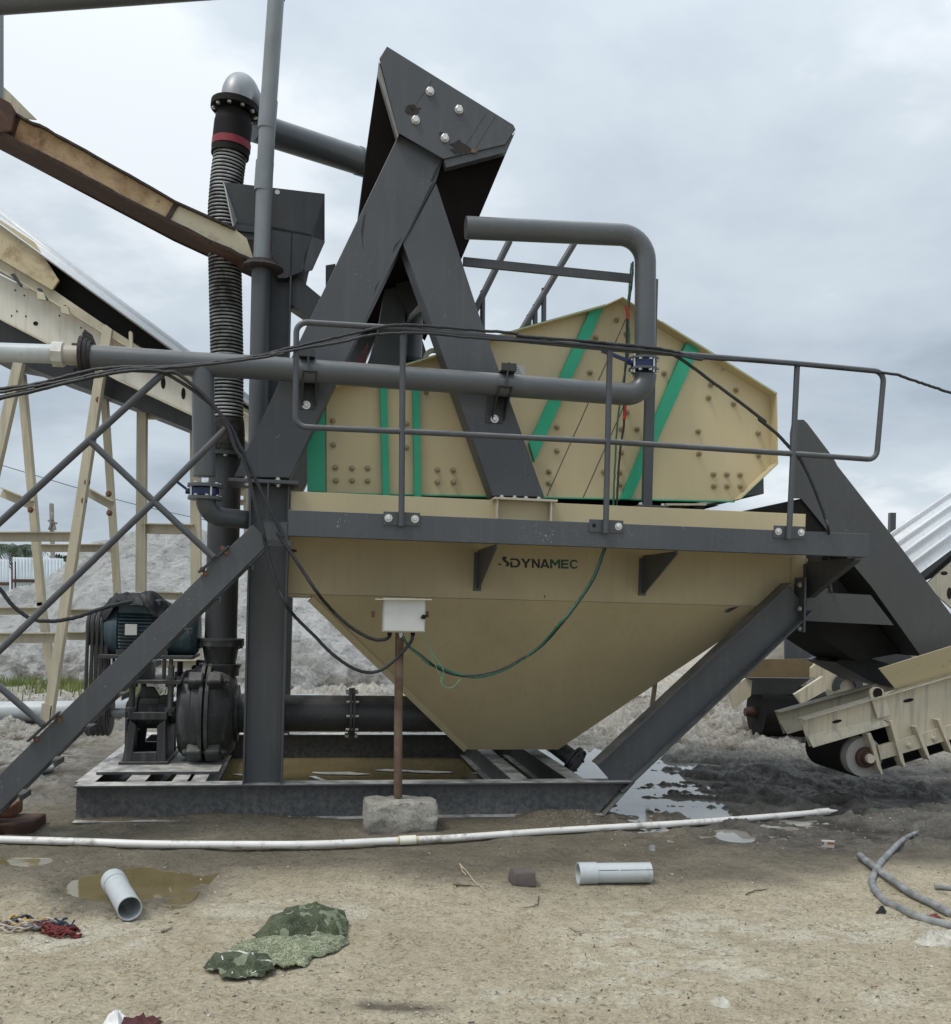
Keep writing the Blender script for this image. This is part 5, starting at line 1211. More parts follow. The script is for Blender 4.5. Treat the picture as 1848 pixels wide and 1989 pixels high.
for (x, y, s_) in ((195, 1068, .6), (150, 1075, .7)):
    sh = thing('shrub', 'small dark shrub showing over the fence near the sand pile' if x == 195 else 'low dark shrub behind the fence right of the wooden mast', 'shrub', Q((x, 1180), 36))
    b = MB(); rnd = random.Random(x)
    for k in range(260):
        p = Q((x + rnd.gauss(0, 14), y + abs(rnd.gauss(0, 9)) + 6), 36) + Vector((0, rnd.gauss(0, .3), 0)); d1 = Vector((rnd.gauss(0, 1), rnd.gauss(0, 1), rnd.gauss(0, 1))).normalized() * .13; d2 = Vector((rnd.gauss(0, 1), rnd.gauss(0, 1), rnd.gauss(0, 1))).normalized() * .08
        b.add([p - d1, p + d2, p + d1, p - d2], [[0, 1, 2, 3]])
    b.build('foliage', LEAF, sh)
    b = MB(); b.tube([Q((x, 1190), 36), Q((x, y + 20), 36)], .06, 6); b.build('stem', RUSTD, sh)
ms = thing('wooden_mast', 'weathered wooden mast with two small crosspieces standing beyond the fence', 'mast', Q((103, 1200), 32))
b = MB(); b.bar(Q((106, 1220), 32), Q((100, 978), 32), .13, .1); b.build('pole', plain('grey_wood', (.28, .26, .23), .9, 0, .3, 9), ms)
b = MB(); b.bar(Q(zC(315, 1550), 31.9), Q(zC(370, 1568), 31.9), .1, .06); b.bar(Q(zC(320, 1610), 31.9), Q(zC(345, 1545), 31.9), .06, .06); b.bar(Q(zC(362, 1610), 31.9), Q(zC(345, 1545), 31.9), .06, .06); b.build('crosspiece', plain('grey_wood_dark', (.2, .18, .16), .9, 0, .3, 9), ms)
b = MB(); b.tube(spline([Q((-60, 885), 26), Q(zC(50, 1200), 26), Q(zC(500, 1335), 27), Q(zC(900, 1448), 28), Q(zC(1500, 1580), 30)], 6), .012, 6); tag(b.build('overhead_wire', GPIPE), 'thin overhead wire crossing the sky behind the cream conveyor legs', 'wire')
# ================================================================== ground
def hash2(ix, iy, s):
    n = (ix.astype(np.int64) * 374761393 + iy.astype(np.int64) * 668265263 + s * 974711) & 0x7fffffff
    n = ((n ^ (n >> 13)) * 1274126177) & 0x7fffffff
    return ((n ^ (n >> 16)) & 0xffff) / 65535.0
def vn(x, y, s=0):
    ix, iy = np.floor(x), np.floor(y); fx, fy = x - ix, y - iy
    fx = fx * fx * fx * (fx * (fx * 6 - 15) + 10); fy = fy * fy * fy * (fy * (fy * 6 - 15) + 10)
    a, b, c, d = hash2(ix, iy, s), hash2(ix + 1, iy, s), hash2(ix, iy + 1, s), hash2(ix + 1, iy + 1, s)
    return (a * (1 - fx) + b * fx) * (1 - fy) + (c * (1 - fx) + d * fx) * fy
def fbm(x, y, o=4, s=0, g=.5):
    t, a, n = 0, 1, 0
    for k in range(o):
        t = t + a * vn(x * 2 ** k + 17.3 * k, y * 2 ** k - 9.1 * k, s + k); n += a; a *= g
    return t / n
def ridged(x, y, o=4, s=0):
    t, a, n = 0, 1, 0
    for k in range(o):
        t = t + a * (1 - abs(2 * vn(x * 2 ** k + 5.7 * k, y * 2 ** k + 3.3 * k, s + k) - 1)); n += a; a *= .55
    return t / n
def sst(x, a, b):
    t = np.clip((x - a) / (b - a), 0, 1); return t * t * (3 - 2 * t)
def gpt(x, y): p = GR((x, y)); return (p.x, p.y)
WZ = -.014
# (centre, half width, half depth, hollow) of each pool, read off the picture
def pool(x, y, rx, y0, y1, dep, rot=0):
    c = gpt(x, y); l = gpt(x - rx, y); f = gpt(x, y0); n = gpt(x, y1)
    return (c[0], (f[1] + n[1]) / 2, abs(c[0] - l[0]), abs(f[1] - n[1]) / 2, dep)
POOLS = [pool(245, 1718, 108, 1684, 1754, .05), pool(1265, 1540, 110, 1450, 1605, .055), pool(1200, 1475, 150, 1432, 1530, .055), pool(1330, 1560, 110, 1500, 1600, .05), pool(1425, 1617, 48, 1606, 1634, .036), pool(60, 1665, 60, 1658, 1680, .022), pool(600, 1640, 560, 1606, 1672, .014)]
def pooldepth(X, Y):
    h = np.zeros_like(X)
    for cx_, cy_, rx, ry, d in POOLS:
        r = np.sqrt(((X - cx_) / rx) ** 2 + ((Y - cy_) / ry) ** 2) + (fbm(X * 3, Y * 3, 3, 5) - .5) * .7
        h = np.maximum(h, d * sst(r, 1.12, .62))
    return h
def rough_mask(X, Y):
    a = sst(X + (fbm(X, Y, 3, 11) - .5) * 1.2, .9, 1.9) * sst(Y, 5.9, 6.9)
    b = sst(-X - .35 * (Y - 7), 2.6, 3.4) * sst(Y, 6.6, 7.6)
    c = sst(Y, 9.8, 11.0)
    return np.clip(np.maximum(np.maximum(a, b), c), 0, 1)
def ground_h(X, Y):
    n0 = (fbm(X * .7, Y * .7, 3, 1) - .5)
    h = n0 * (.035 + .25 * sst(Y, 9, 16)) + (fbm(X * 5, Y * 5, 4, 2) - .5) * .014
    crumb = ridged(X * 14 + 2 * fbm(X * 3, Y * 3, 2, 6), Y * 20, 4, 3) - .6
    h = h + crumb * (.009 + .010 * sst(fbm(X * 1.2, Y * 1.6, 3, 8), .45, .62)) * sst(Y, 8, 5)
    rm = rough_mask(X, Y)
    cl = ridged(X * 1.7, Y * 3.2, 5, 21) - .62
    h = h + rm * (cl * .19 + (ridged(X * 6, Y * 11, 4, 31) - .58) * .10) * (1 + .8 * sst(Y, 9, 13))
    far = sst(Y, 10.5, 12.5)
    h = h + far * .35 * np.exp(-((X - 3.6) / 2.0) ** 2 - ((Y - 13.8) / 2.0) ** 2)
    h = h + far * .3 * np.exp(-((X + .6) / 2.0) ** 2 - ((Y - 14.6) / 2.2) ** 2)
    h = h + .16 * np.exp(-((X - 4.3) / .9) ** 2 - ((Y - 6.9) / .5) ** 2)
    h = np.where(Y < 11, np.maximum(h, -.007 + .2 * np.minimum(h + .007, 0)), h)
    h = h - pooldepth(X, Y)
    # spilled grit banked against the base beam
    for x, rx, hh in ((420, 300, .035), (200, 120, .03), (1108, 85, .06), (1050, 60, .04)):
        gx, gy = gpt(x, 1592); gx2, _ = gpt(x + rx, 1592)
        h = h + hh * np.exp(-((X - gx) / (abs(gx2 - gx) * .7)) ** 2 - ((Y - gy) / .09) ** 2) * (.7 + .6 * fbm(X * 9, Y * 9, 3, 41))
    h = h + .03 * (fbm(X * 2.1, Y * 3.3, 3, 55) - .5) * sst(Y, 7.5, 5.2) * sst(Y, 2.5, 3.4)
    # foreground tyre-flattened ripples
    h = h + .012 * sst(Y, 6, 4.5) * (ridged(X * 1.1, Y * 2.6, 3, 51) - .55)
    return h
def axis(a, b, st, lo, hi, g=1.22):
    c = list(np.arange(a, b, st)); s, x = st * 2, b
    while x < hi: c.append(x); x += s; s *= g
    c.append(hi); s, x = st * 2, a - st
    pre = []
    while x > lo: pre.append(x); x -= s; s *= g
    pre.append(lo); return np.array(pre[::-1] + c)
gx = axis(-5.6, 6.0, .0145, -1500, 1500)
gy0 = axis(6.2, 13.5, .026, -60, 2500, 1.12); gy = np.concatenate([axis(3.2, 6.19, .0105, -60, 9)[:0], [-60, -20, -5, 0, 1.5, 2.3, 2.8], np.arange(3.1, 6.2, .0105), gy0[gy0 >= 6.2]])
XX, YY = np.meshgrid(gx, gy)
ZZ = ground_h(XX, YY)
ZZ = ZZ * np.clip(1.3 - np.hypot(XX, YY) / 120, .02, 1)
def gridmesh(name, X, Y, Zm, mat):
    ny, nx = X.shape
    me = bpy.data.meshes.new(name)
    co = np.stack([X, Y, Zm], -1).reshape(-1, 3).astype(np.float32)
    i = np.arange(ny - 1)[:, None] * nx + np.arange(nx - 1)[None]
    f = np.stack([i, i + 1, i + nx + 1, i + nx], -1).reshape(-1, 4).astype(np.int32)
    me.vertices.add(len(co)); me.vertices.foreach_set('co', co.ravel())
    me.loops.add(f.size); me.loops.foreach_set('vertex_index', f.ravel())
    me.polygons.add(len(f)); me.polygons.foreach_set('loop_start', np.arange(0, f.size, 4, dtype=np.int32)); me.polygons.foreach_set('loop_total', np.full(len(f), 4, dtype=np.int32))
    me.update(calc_edges=True); me.materials.append(mat); me.shade_smooth()
    o = bpy.data.objects.new(name, me); COL.objects.link(o); return o
def put_attr(me, name, a):
    at = me.attributes.new(name, 'FLOAT', 'POINT'); at.data.foreach_set('value', a.ravel().astype(np.float32))
def ground_mat():
    t = NT('wet_sand_ground')
    wet, mud, crust = t.attr('wet'), t.attr('mud'), t.attr('crust')
    n1_, n2_, n3_ = t.noise(1.3, 6, .62), t.noise(9, 6, .65), t.noise(70, 4, .7)
    dry = t.mix(t.ramp(n1_, .32, .68), (.475, .41, .29), (.605, .535, .395))
    dry = t.mix(t.math('MULTIPLY', t.ramp(n2_, .45, .7), .55), dry, (.34, .29, .205))
    dry = t.mix(t.math('MULTIPLY', t.ramp(t.noise(3.1, 5, .6), .56, .68), .55), dry, (.42, .34, .22))
    dry = t.mix(crust, dry, (.62, .57, .45))
    wetc = t.mix(t.ramp(t.noise(2.1, 6, .6), .35, .68), (.155, .133, .094), (.255, .222, .162))
    wetc = t.mix(t.math('MULTIPLY', t.ramp(n2_, .5, .72), .5), wetc, (.09, .08, .062))
    mudc = t.mix(t.ramp(t.noise(3.5, 6, .65), .35, .65), (.06, .056, .05), (.17, .16, .14))
    c = t.mix(wet, dry, wetc); c = t.mix(mud, c, mudc)
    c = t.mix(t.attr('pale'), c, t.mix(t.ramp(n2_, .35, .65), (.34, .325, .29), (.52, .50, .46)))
    red = t.math('MULTIPLY', t.ramp(t.noise(2.3, 7, .72), .655, .70), t.ramp(n2_, .42, .6))
    c = t.mix(t.math('MULTIPLY', red, .75), c, (.26, .12, .065))
    c = t.mix(t.math('MULTIPLY', t.attr('stain'), .8), c, (.085, .068, .05))
    sv_ = t.mapping((1, 1.25, 1))
    g1 = t.ramp(t.math('ABSOLUTE', t.math('SUBTRACT', t.noise(26, 2.5, .5, sv_, .6), .5)), .006, .030, (1, 1, 1), (0, 0, 0))
    g1 = t.math('MULTIPLY', g1, t.ramp(t.noise(17, 3, .6), .44, .56))
    g2 = t.ramp(t.math('ABSOLUTE', t.math('SUBTRACT', t.noise(9, 3, .55, sv_, 1.0), .47)), .003, .016, (1, 1, 1), (0, 0, 0))
    g2 = t.math('MULTIPLY', g2, t.ramp(t.noise(6, 3, .6), .50, .60))
    gr = t.ramp(t.noise(52, 3, .75), .30, .70, (.74, .73, .71), (1.22, 1.21, 1.19))
    c = t.mix(1.0, c, gr, 'MULTIPLY')
    sq = t.math('MAXIMUM', g1, g2)
    c = t.mix(t.math('MULTIPLY', sq, .8), c, t.mix(wet, (.135, .10, .06), (.045, .038, .028)))
    c = t.mix(t.math('MULTIPLY', t.attr('hollow'), .75), c, (.035, .03, .025))  # relief shade painted in: hollows between clods darkened
    fl = t.ramp(t.noise(38, 5, .75), .60, .70)
    c = t.mix(t.math('MULTIPLY', fl, .5), c, (.10, .085, .06))
    wl_ = t.ramp(t.voro(55), .0, .10, (1, 1, 1), (0, 0, 0)); c = t.mix(t.math('MULTIPLY', wl_, .35), c, (.62, .59, .5))
    gl = t.math('MULTIPLY', wet, t.ramp(t.noise(2.6, 5, .6), .42, .60))
    rg = t.math('SUBTRACT', .93, t.math('MULTIPLY', gl, .40))
    rg = t.math('SUBTRACT', rg, t.math('MULTIPLY', mud, .22))
    nb = t.bump(n3_, .018, .8); nb = t.bump(t.noise(24, 6, .75), .035, .8, nb); nb = t.bump(t.noise(150, 3, .7), .006, .7, nb)
    return t.done(c, rg, 0, nb)
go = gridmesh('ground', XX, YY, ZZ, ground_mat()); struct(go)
edge = fbm(XX * 1.1, YY * 1.1, 4, 61) - .5
wet = sst(YY + edge * 1.1 - .12 * XX, 5.0, 5.75) * sst(YY, 16, 10)
wet = np.maximum(wet, sst(pooldepth(XX, YY), .002, .02))
for cx_, cy_, rx, ry, d in POOLS[:1] + POOLS[4:5]:
    wet = np.maximum(wet, sst(np.sqrt(((XX - cx_) / rx) ** 2 + ((YY - cy_) / ry) ** 2) + edge * 1.2, 2.1, 1.15))
rm_ = rough_mask(XX, YY)
mud = np.clip(rm_ * sst(XX + edge, 1.1, 1.9) * sst(YY + edge, 11.2, 9.6) + .55 * sst(XX, -2.6, -3.2) * sst(YY, 6.8, 7.6) * sst(YY, 10.5, 9) * fbm(XX * 2, YY * 2, 3, 71) * 1.6, 0, 1)
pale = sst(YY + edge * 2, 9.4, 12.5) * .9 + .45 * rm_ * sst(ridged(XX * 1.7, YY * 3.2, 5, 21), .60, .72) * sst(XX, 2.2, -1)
crust = sst(fbm(XX * 1.1 + 3, YY * 2.1, 4, 81), .50, .64) * sst(YY, 5.3, 4.7) * sst(fbm(XX * 11, YY * 15, 3, 91), .38, .58)
sx_, sy_ = gpt(760, 1955); stain = np.exp(-((XX - sx_ - .2 * (YY - sy_)) / .20) ** 2 - ((YY - sy_) / .045) ** 2) * sst(fbm(XX * 9, YY * 9, 3, 99), .25, .5) * 1.4
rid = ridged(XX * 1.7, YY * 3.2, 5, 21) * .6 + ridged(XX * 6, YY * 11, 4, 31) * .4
hollow = rm_ * sst(rid, .585, .50) * sst(YY, 14, 11)  # mask for the shade painted between the clods
pale = np.maximum(pale * sst(rid, .50, .60), rm_ * sst(rid, .60, .70) * (.12 + .88 * np.maximum(sst(YY, 9.6, 11.2), sst(XX, 0, -2) * sst(YY, 7.4, 9))))  # clod tops paled in colour to strengthen the relief shading
pale = pale * (1 - .75 * sst(YY, 18, 45)) * (1 - .75 * sst(np.abs(XX), 14, 40)); wet = np.maximum(wet, .6 * sst(YY, 18, 45))
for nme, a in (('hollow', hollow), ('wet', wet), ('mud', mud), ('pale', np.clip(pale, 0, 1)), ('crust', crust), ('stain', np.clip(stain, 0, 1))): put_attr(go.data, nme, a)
def hz(x, y): return float(ground_h(np.array([[x]]), np.array([[y]]))[0, 0])
def on(p, dz=0): q = GR(p); return Vector((q.x, q.y, hz(q.x, q.y) + dz))

def water_mat(name, col, bumpd=.004, sc=9):
    t = NT(name)
    c = t.mix(t.ramp(t.noise(2.5, 4), .35, .65), mul(col, .85), mul(col, 1.15))
    return t.done(c, .035, 0, t.bump(t.noise(sc, 3), bumpd, .12), spec=.5)
WATM = water_mat('muddy_water', (.155, .125, .062))
def poolsheet(name, idx, mat, lab):
    b = MB()
    for k in idx:
        cx_, cy_, rx, ry, d = POOLS[k]
    x0 = min(POOLS[k][0] - POOLS[k][2] * 1.45 for k in idx); x1 = max(POOLS[k][0] + POOLS[k][2] * 1.45 for k in idx)
    y0 = min(POOLS[k][1] - POOLS[k][3] * 1.35 for k in idx); y1 = max(POOLS[k][1] + POOLS[k][3] * 1.35 for k in idx)
    b.add([Vector((x0, y0, WZ)), Vector((x1, y0, WZ)), Vector((x1, y1, WZ)), Vector((x0, y1, WZ))], [[0, 1, 2, 3]])
    o = b.build(name, mat); struct(o, lab); return o
poolsheet('puddle', [0], WATM, 'muddy puddle behind the loose pale pipe'); poolsheet('puddle', [1, 2, 3, 4], water_mat('sky_paled_water', (.26, .25, .22), .006, 12), 'wide shallow puddle at the right end of the skid'); poolsheet('puddle', [5], WATM, 'thin puddle at the left edge')  # wide puddle's water paled: sky reflection put into its colour
b = MB(); b.mbox(.17, U((1000, 1512), .2), .16, V_FAR - .005, -.02, .028); struct(b.build('puddle', water_mat('skid_water', (.20, .155, .075), .004, 6)), 'yellow muddy water standing inside the base skid')
b = MB()
for px, py, w_ in ((665, 1503, .32), (770, 1497, .22), (835, 1500, .25), (940, 1503, .16), (490, 1506, .2), (1000, 1508, .12)):
    q = GR((px, py), .034); rnd = random.Random(px)
    b.prism([q + Vector((math.cos(a) * w_ * rnd.uniform(.6, 1), math.sin(a) * w_ * .3 * rnd.uniform(.5, 1), 0)) for a in np.linspace(0, 2 * math.pi, 15)[:-1]], ZH * .004)
tag(b.build('foam_scum', plain('pale_scum', (.42, .40, .35), .7, 0, .3, 12)), 'patches of pale scum floating on the muddy water inside the skid', 'scum', kind='stuff')

# ---- sand heaps behind
def sand_mat(name, ca, cb, sc=1.0):
    t = NT(name)
    c = t.mix(t.ramp(t.noise(.9 * sc, 6, .65), .35, .66), ca, cb)
    v = t.mapping((2.2, 2.2, 5.0))
    c = t.mix(t.math('MULTIPLY', t.ramp(t.noise(1.6, 7, .75, v, .4), .53, .62), .62), c, mul(ca, .52))
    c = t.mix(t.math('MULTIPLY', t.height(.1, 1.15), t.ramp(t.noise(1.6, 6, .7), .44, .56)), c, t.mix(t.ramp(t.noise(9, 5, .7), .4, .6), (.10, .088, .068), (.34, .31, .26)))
    nb = t.bump(t.noise(3.0, 8, .75, v), .5, .9); nb = t.bump(t.noise(13, 6, .8), .12, .8, nb)
    return t.done(c, .95, 0, nb)
def heap(name, lab, cones, x0, x1, y0, y1, st_, mat, seed):
    xs, ys = np.arange(x0, x1, st_), np.arange(y0, y1, st_); X, Y = np.meshgrid(xs, ys)
    z = np.full_like(X, -9.)
    wx = X + (fbm(X * .6, Y * .6, 3, seed) - .5) * 1.6; wy = Y + (fbm(X * .6, Y * .6, 3, seed + 5) - .5) * 1.4
    for (px, py, pz, sx1, sy1) in cones:
        r = np.sqrt(((wx - px) * sx1) ** 2 + ((wy - py) * sy1) ** 2 + .06); z = np.maximum(z, pz - r)
    z = z + (ridged(X * 1.0, Y * 1.6, 6, seed + 9) - .6) * .42 + (ridged(X * 4, Y * 6, 4, seed + 12) - .58) * .24
    z = np.maximum(z, -.4)
    me = gridmesh(name, X, Y, z, mat); tag(me, lab, 'sand heap', 'heaps of sand behind the plant'); return me
def cone(px, py, Y, sx1=.46, sy1=.62): q = Q((px, py), Y); return (q.x, Y, q.z, sx1, sy1)
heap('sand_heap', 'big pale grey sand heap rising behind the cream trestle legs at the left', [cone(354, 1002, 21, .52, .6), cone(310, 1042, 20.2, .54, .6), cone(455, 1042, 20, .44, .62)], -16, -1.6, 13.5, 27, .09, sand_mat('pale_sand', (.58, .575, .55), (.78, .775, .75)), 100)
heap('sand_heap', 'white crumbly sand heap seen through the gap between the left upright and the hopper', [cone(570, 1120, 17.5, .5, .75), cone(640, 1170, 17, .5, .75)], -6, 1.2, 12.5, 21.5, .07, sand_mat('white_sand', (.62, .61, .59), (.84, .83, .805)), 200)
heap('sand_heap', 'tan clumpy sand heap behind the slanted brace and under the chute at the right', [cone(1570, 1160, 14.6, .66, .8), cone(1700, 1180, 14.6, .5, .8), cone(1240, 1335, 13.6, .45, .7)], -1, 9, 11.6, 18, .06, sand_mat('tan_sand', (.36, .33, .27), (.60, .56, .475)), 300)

# grass strip at the foot of the left heap
def grass():
    b = MB(); rnd = random.Random(12)
    for k in range(5200):
        px = rnd.uniform(-30, 400); py = rnd.gauss(1345 + (px - 150) * .01, 8 if px < 260 else 5)
        if rnd.random() < max(0, (px - 230) / 240): continue
        q = GR((px, py)); z = hz(q.x, q.y) if False else 0.0
        hgt = rnd.uniform(.10, .30) * (1 if px < 270 else .6); a = rnd.uniform(0, 6.28); w_ = rnd.uniform(.006, .014)
        s_ = Vector((math.cos(a), math.sin(a), 0)) * w_; ln = Vector((rnd.gauss(0, .07), rnd.gauss(0, .05), hgt))
        b.add([q - s_ - ZH * .08, q + s_ - ZH * .08, q + ln * .6 + s_ * .7, q + ln, q + ln * .6 - s_ * .7], [[0, 1, 2, 3, 4]])
    t = NT('grass_blade'); c = t.mix(t.ramp(t.noise(2.5, 5), .3, .7), (.08, .12, .025), (.27, .30, .09))
    o = b.build('grass', t.done(c, .65)); tag(o, 'low green grass growing at the foot of the sand heap at the left', 'grass', kind='stuff')
grass()

# ---- pebbles and flecks of rubbish over the ground
def pebbles():
    b = MB(); rnd = random.Random(21)
    for k in range(2300):
        if k < 1300: px, py = rnd.uniform(-20, 1870), 1620 + 370 * rnd.random() ** .8
        elif k < 1800: px, py = rnd.choice([rnd.gauss(1110, 40), rnd.gauss(420, 130), rnd.gauss(1720, 60)]), rnd.gauss(1596, 7)
        else: px, py = rnd.uniform(1150, 1870), rnd.uniform(1480, 1650)
        q = GR((px, py)); q.z = 0; r = abs(rnd.gauss(0, .0035)) + .0016
        q = Vector((q.x, q.y, 0)); PE.append((q, r))
    xs = np.array([[p[0].x for p in PE]]); ys = np.array([[p[0].y for p in PE]]); zs = ground_h(xs, ys)[0]
    for (q, r), z in zip(PE, zs):
        q.z = z + r * .25
        a, c, d = [Vector((rnd.uniform(.6, 1.3) * r, 0, 0)) for _ in range(3)]
        e_ = [Vector((rnd.uniform(.7, 1.4) * r, 0, 0)), Vector((0, rnd.uniform(.7, 1.2) * r, 0)), Vector((0, 0, rnd.uniform(.4, .8) * r))]
        m3 = Matrix.Rotation(rnd.uniform(0, 6.28), 3, 'Z'); e_ = [m3 @ v for v in e_]
        b.add([q + e_[0], q - e_[0] * .8, q + e_[1], q - e_[1], q + e_[2], q - e_[2]], [[0, 2, 4], [2, 1, 4], [1, 3, 4], [3, 0, 4], [2, 0, 5], [1, 2, 5], [3, 1, 5], [0, 3, 5]])
    t = NT('pebble'); i = t.n.new('ShaderNodeNewGeometry'); c = t.ramp(i.outputs['Random Per Island'], 0, 1, (.10, .085, .065), (.56, .52, .43))
    tag(b.build('pebbles', t.done(c, .85)), 'small pebbles and grit strewn over the sandy ground', 'pebbles', kind='stuff')
PE = []; pebbles()
def flecks():
    b = MB(); rnd = random.Random(31); qs = []
    for k in range(620):
        px, py = rnd.uniform(-20, 1870), 1620 + 370 * rnd.random()
        q = GR((px, py)); qs.append(q)
    zs = ground_h(np.array([[q.x for q in qs]]), np.array([[q.y for q in qs]]))[0]
    for q, z in zip(qs, zs):
        q.z = z + .003; L_ = rnd.uniform(.006, .028); a = rnd.gauss(0, .7); d = Vector((math.cos(a), math.sin(a), rnd.gauss(0, .12))) * L_; w_ = Vector((-d.y, d.x, 0)).normalized() * rnd.uniform(.0015, .005)
        mid = d * .5 + Vector((0, 0, rnd.uniform(.001, .006))) + w_ * rnd.gauss(0, 2)
        b.add([q - w_, q + w_, q + mid + w_, q + d, q + mid - w_], [[0, 1, 2, 4], [4, 2, 3]])
    t = NT('fleck'); i = t.n.new('ShaderNodeNewGeometry'); c = t.ramp(i.outputs['Random Per Island'], .55, .85, (.05, .04, .028), (.30, .24, .15))
    tag(b.build('dry_leaf_bits', t.done(c, .9)), 'dark bits of dry leaf and twig scattered over the sand', 'leaf litter', kind='stuff')
flecks()

# ---- loose things on the ground
pv = thing('white_pipe', 'long thin white plastic pipe lying on the ground right across the front of the skid', 'pipe', on((800, 1634)))
pts = [on(q, .026) for q in ((-60, 1638), (0, 1641), (160, 1644), (300, 1646), (480, 1647), (620, 1646), (790, 1638))]
for q in pts: q.z = max(q.z, .020)
pts2 = [on(q, .026) for q in ((790, 1638), (900, 1632), (1050, 1622), (1200, 1613), (1350, 1603), (1500, 1591), (1600, 1582))]
for q in pts2: q.z = max(q.z, .020)
b = MB(); b.tube(spline(pts, 6), .0235, 16); b.build('pipe_length', PVCW, pv)
b = MB(); b.tube(spline(pts2, 6), .0225, 16); b.build('pipe_length', PVCW, pv)
d = (pts2[1] - pts2[0]).normalized(); b = MB(); b.lathe(pts2[0] - d * .05, d, [(0, .024), (0, .030), (.11, .030), (.11, .024)], 18); b.build('coupling', pvc('coupling_pvc', (.80, .77, .66), .25), pv)
b = MB()
for t_ in (-.058, .062): b.lathe(pts2[0] + d * t_, d, [(0, .026), (.006, .026)], 16)
b.build('glue_ring', plain('yellow_glue', (.45, .36, .08), .6), pv)
d = (pts2[-1] - pts2[-2]).normalized(); b = MB(); b.lathe(pts2[-1] - d * .08, d, [(0, .023), (0, .0275), (.13, .0275), (.13, .02)], 16); b.lathe(pts2[-1] + d * .055, d, [(0, .02), (.09, .004)], 12); b.build('end_fitting', PVCW, pv)
# two offcuts of sewer pipe
e1 = on((252, 1788)); Ym = e1.y
fr1 = GR((252, 1765), .058); bk1 = GR((221, 1712), .058)
of = thing('pipe_offcut', 'short pale pipe offcut at the puddle edge, open end facing the viewer', 'pipe offcut', Vector((fr1.x, fr1.y, 0)), 'offcuts of pale plastic pipe')
ax_ = (bk1 - fr1).normalized()
b = MB(); b.pipe(fr1, bk1 - ax_ * .07, .058, .0535); b.build('barrel', PVCG, of)
b = MB(); b.pipe(bk1 - ax_ * .085, bk1 + ax_ * .015, .063, .055); b.build('socket', PVCG, of)
l2, r2 = GR((1123, 1697), .057), GR((1263, 1695), .057); ax2 = (r2 - l2).normalized()
of2 = thing('pipe_offcut', 'short pale plastic pipe offcut lying sideways near the small wooden block', 'pipe offcut', Vector(((l2.x + r2.x) / 2, l2.y, 0)), 'offcuts of pale plastic pipe')
b = MB(); b.pipe(l2 + ax2 * .09, r2, .057, .052); b.build('barrel', PVCG, of2)
b = MB(); b.pipe(l2, l2 + ax2 * .105, .062, .054); b.build('socket', PVCG, of2)
b = MB(); mpt = (l2 + ax2 * .11) + Vector((0, -.057 * .88, .057 * .5)); b.box(mpt - ax2 * .0, ax2 * .12, Vector((0, -.001, .0)), ZH * .0025); b.box(mpt + ax2 * .13, ax2 * .20, Vector((0, -.001, .0)), ZH * .0025); b.build('print_stripe', MARKK, of2)
# small wooden block
wb0_ = on(zL(822, 583)); wbk = rough_block(wb0_ + Vector((-.015, 0, -.005)), Vector((.128, .012, 0)), Vector((-.03, .11, .0)), Vector((0, .0, .085)), rusty('charred_wood', (.12, .10, .09), .42, .75, (.035, .028, .025), (.10, .08, .068)), None, .010, 9, 10, 'wood_block')
tag(wbk, 'dark charred wood block lying in the sand left of the sideways offcut', 'wood block')
# rusty steel foot at left
rb = thing('rusty_footing', 'rust brown stacked steel footing blocks at the left edge under the stairs', 'footing', on((15, 1620)))
p = on((-40, 1622)); rough_block(p - ZH * .03, Vector((.31, .05, 0)), Vector((-.03, .3, 0)), ZH * .10, RUSTD, rb, .006, 3, 6, 'lower_block')
p2 = on((-45, 1612)); rough_block(p2 + ZH * .072, Vector((.22, .03, 0)), Vector((-.03, .22, 0)), ZH * .09, rusty('red_rust', (.13, .055, .035), .4, .7), rb, .005, 4, 6, 'upper_block')
# twigs
def sticks(name, label, lines, r, mat, cat='twig', jit=.003, dz=.006):
    b = MB(); rnd = random.Random(len(lines) + int(lines[0][0][0]))
    for l in lines:
        q = spline([on(p, dz) for p in l], 4); q = [v + Vector((rnd.gauss(0, 1), rnd.gauss(0, 1), abs(rnd.gauss(0, 1)))) * jit for v in q]
        b.tube(q, [r * (1 - .5 * i / len(q)) for i in range(len(q))], 6)
    o = b.build(name, mat); tag(o, label, cat); return o
TW = plain('pale_twig', (.42, .36, .26), .8, 0, .3, 30); DW = plain('dark_twig', (.07, .055, .04), .9, 0, .3, 30)
sticks('forked_twig', 'pale forked twig lying on the sand left of the wooden block', [[zL(482, 458), zL(530, 510), zL(585, 575), zL(600, 600), zL(632, 630)], [zL(585, 575), zL(640, 585), zL(650, 600)], [zL(486, 460), zL(500, 500), zL(522, 525)], [zL(600, 600), zL(640, 608)]], .004, TW)
sticks('dark_twig', 'thin dark twig crossing under the pale forked twig', [[zL(448, 590), zL(520, 592), zL(600, 602)], [zL(455, 598), zL(540, 600)]], .0035, DW)
sticks('curved_twig', 'thin dark curved twig alone on the pale sand in the right foreground', [[zM(540, 697), zM(600, 675), zM(680, 665)]], .004, DW)
sticks('short_stick', 'short flat pale stick left of the green cloth', [[zK(792, 712), zK(850, 687)]], .006, plain('stick_wood', (.22, .18, .13), .8))
sticks('thin_twig', 'thin twig standing out of the sand at the bottom, right of centre', [[zL(1045, 1300), zL(1070, 1345), zL(1095, 1395)]], .004, plain('tan_twig', (.35, .28, .18), .8))
sticks('curved_straw', 'fine curved straw on the sand below the wooden block', [[zL(950, 650), zL(940, 690), zL(915, 715), zL(850, 725)]], .003, DW)
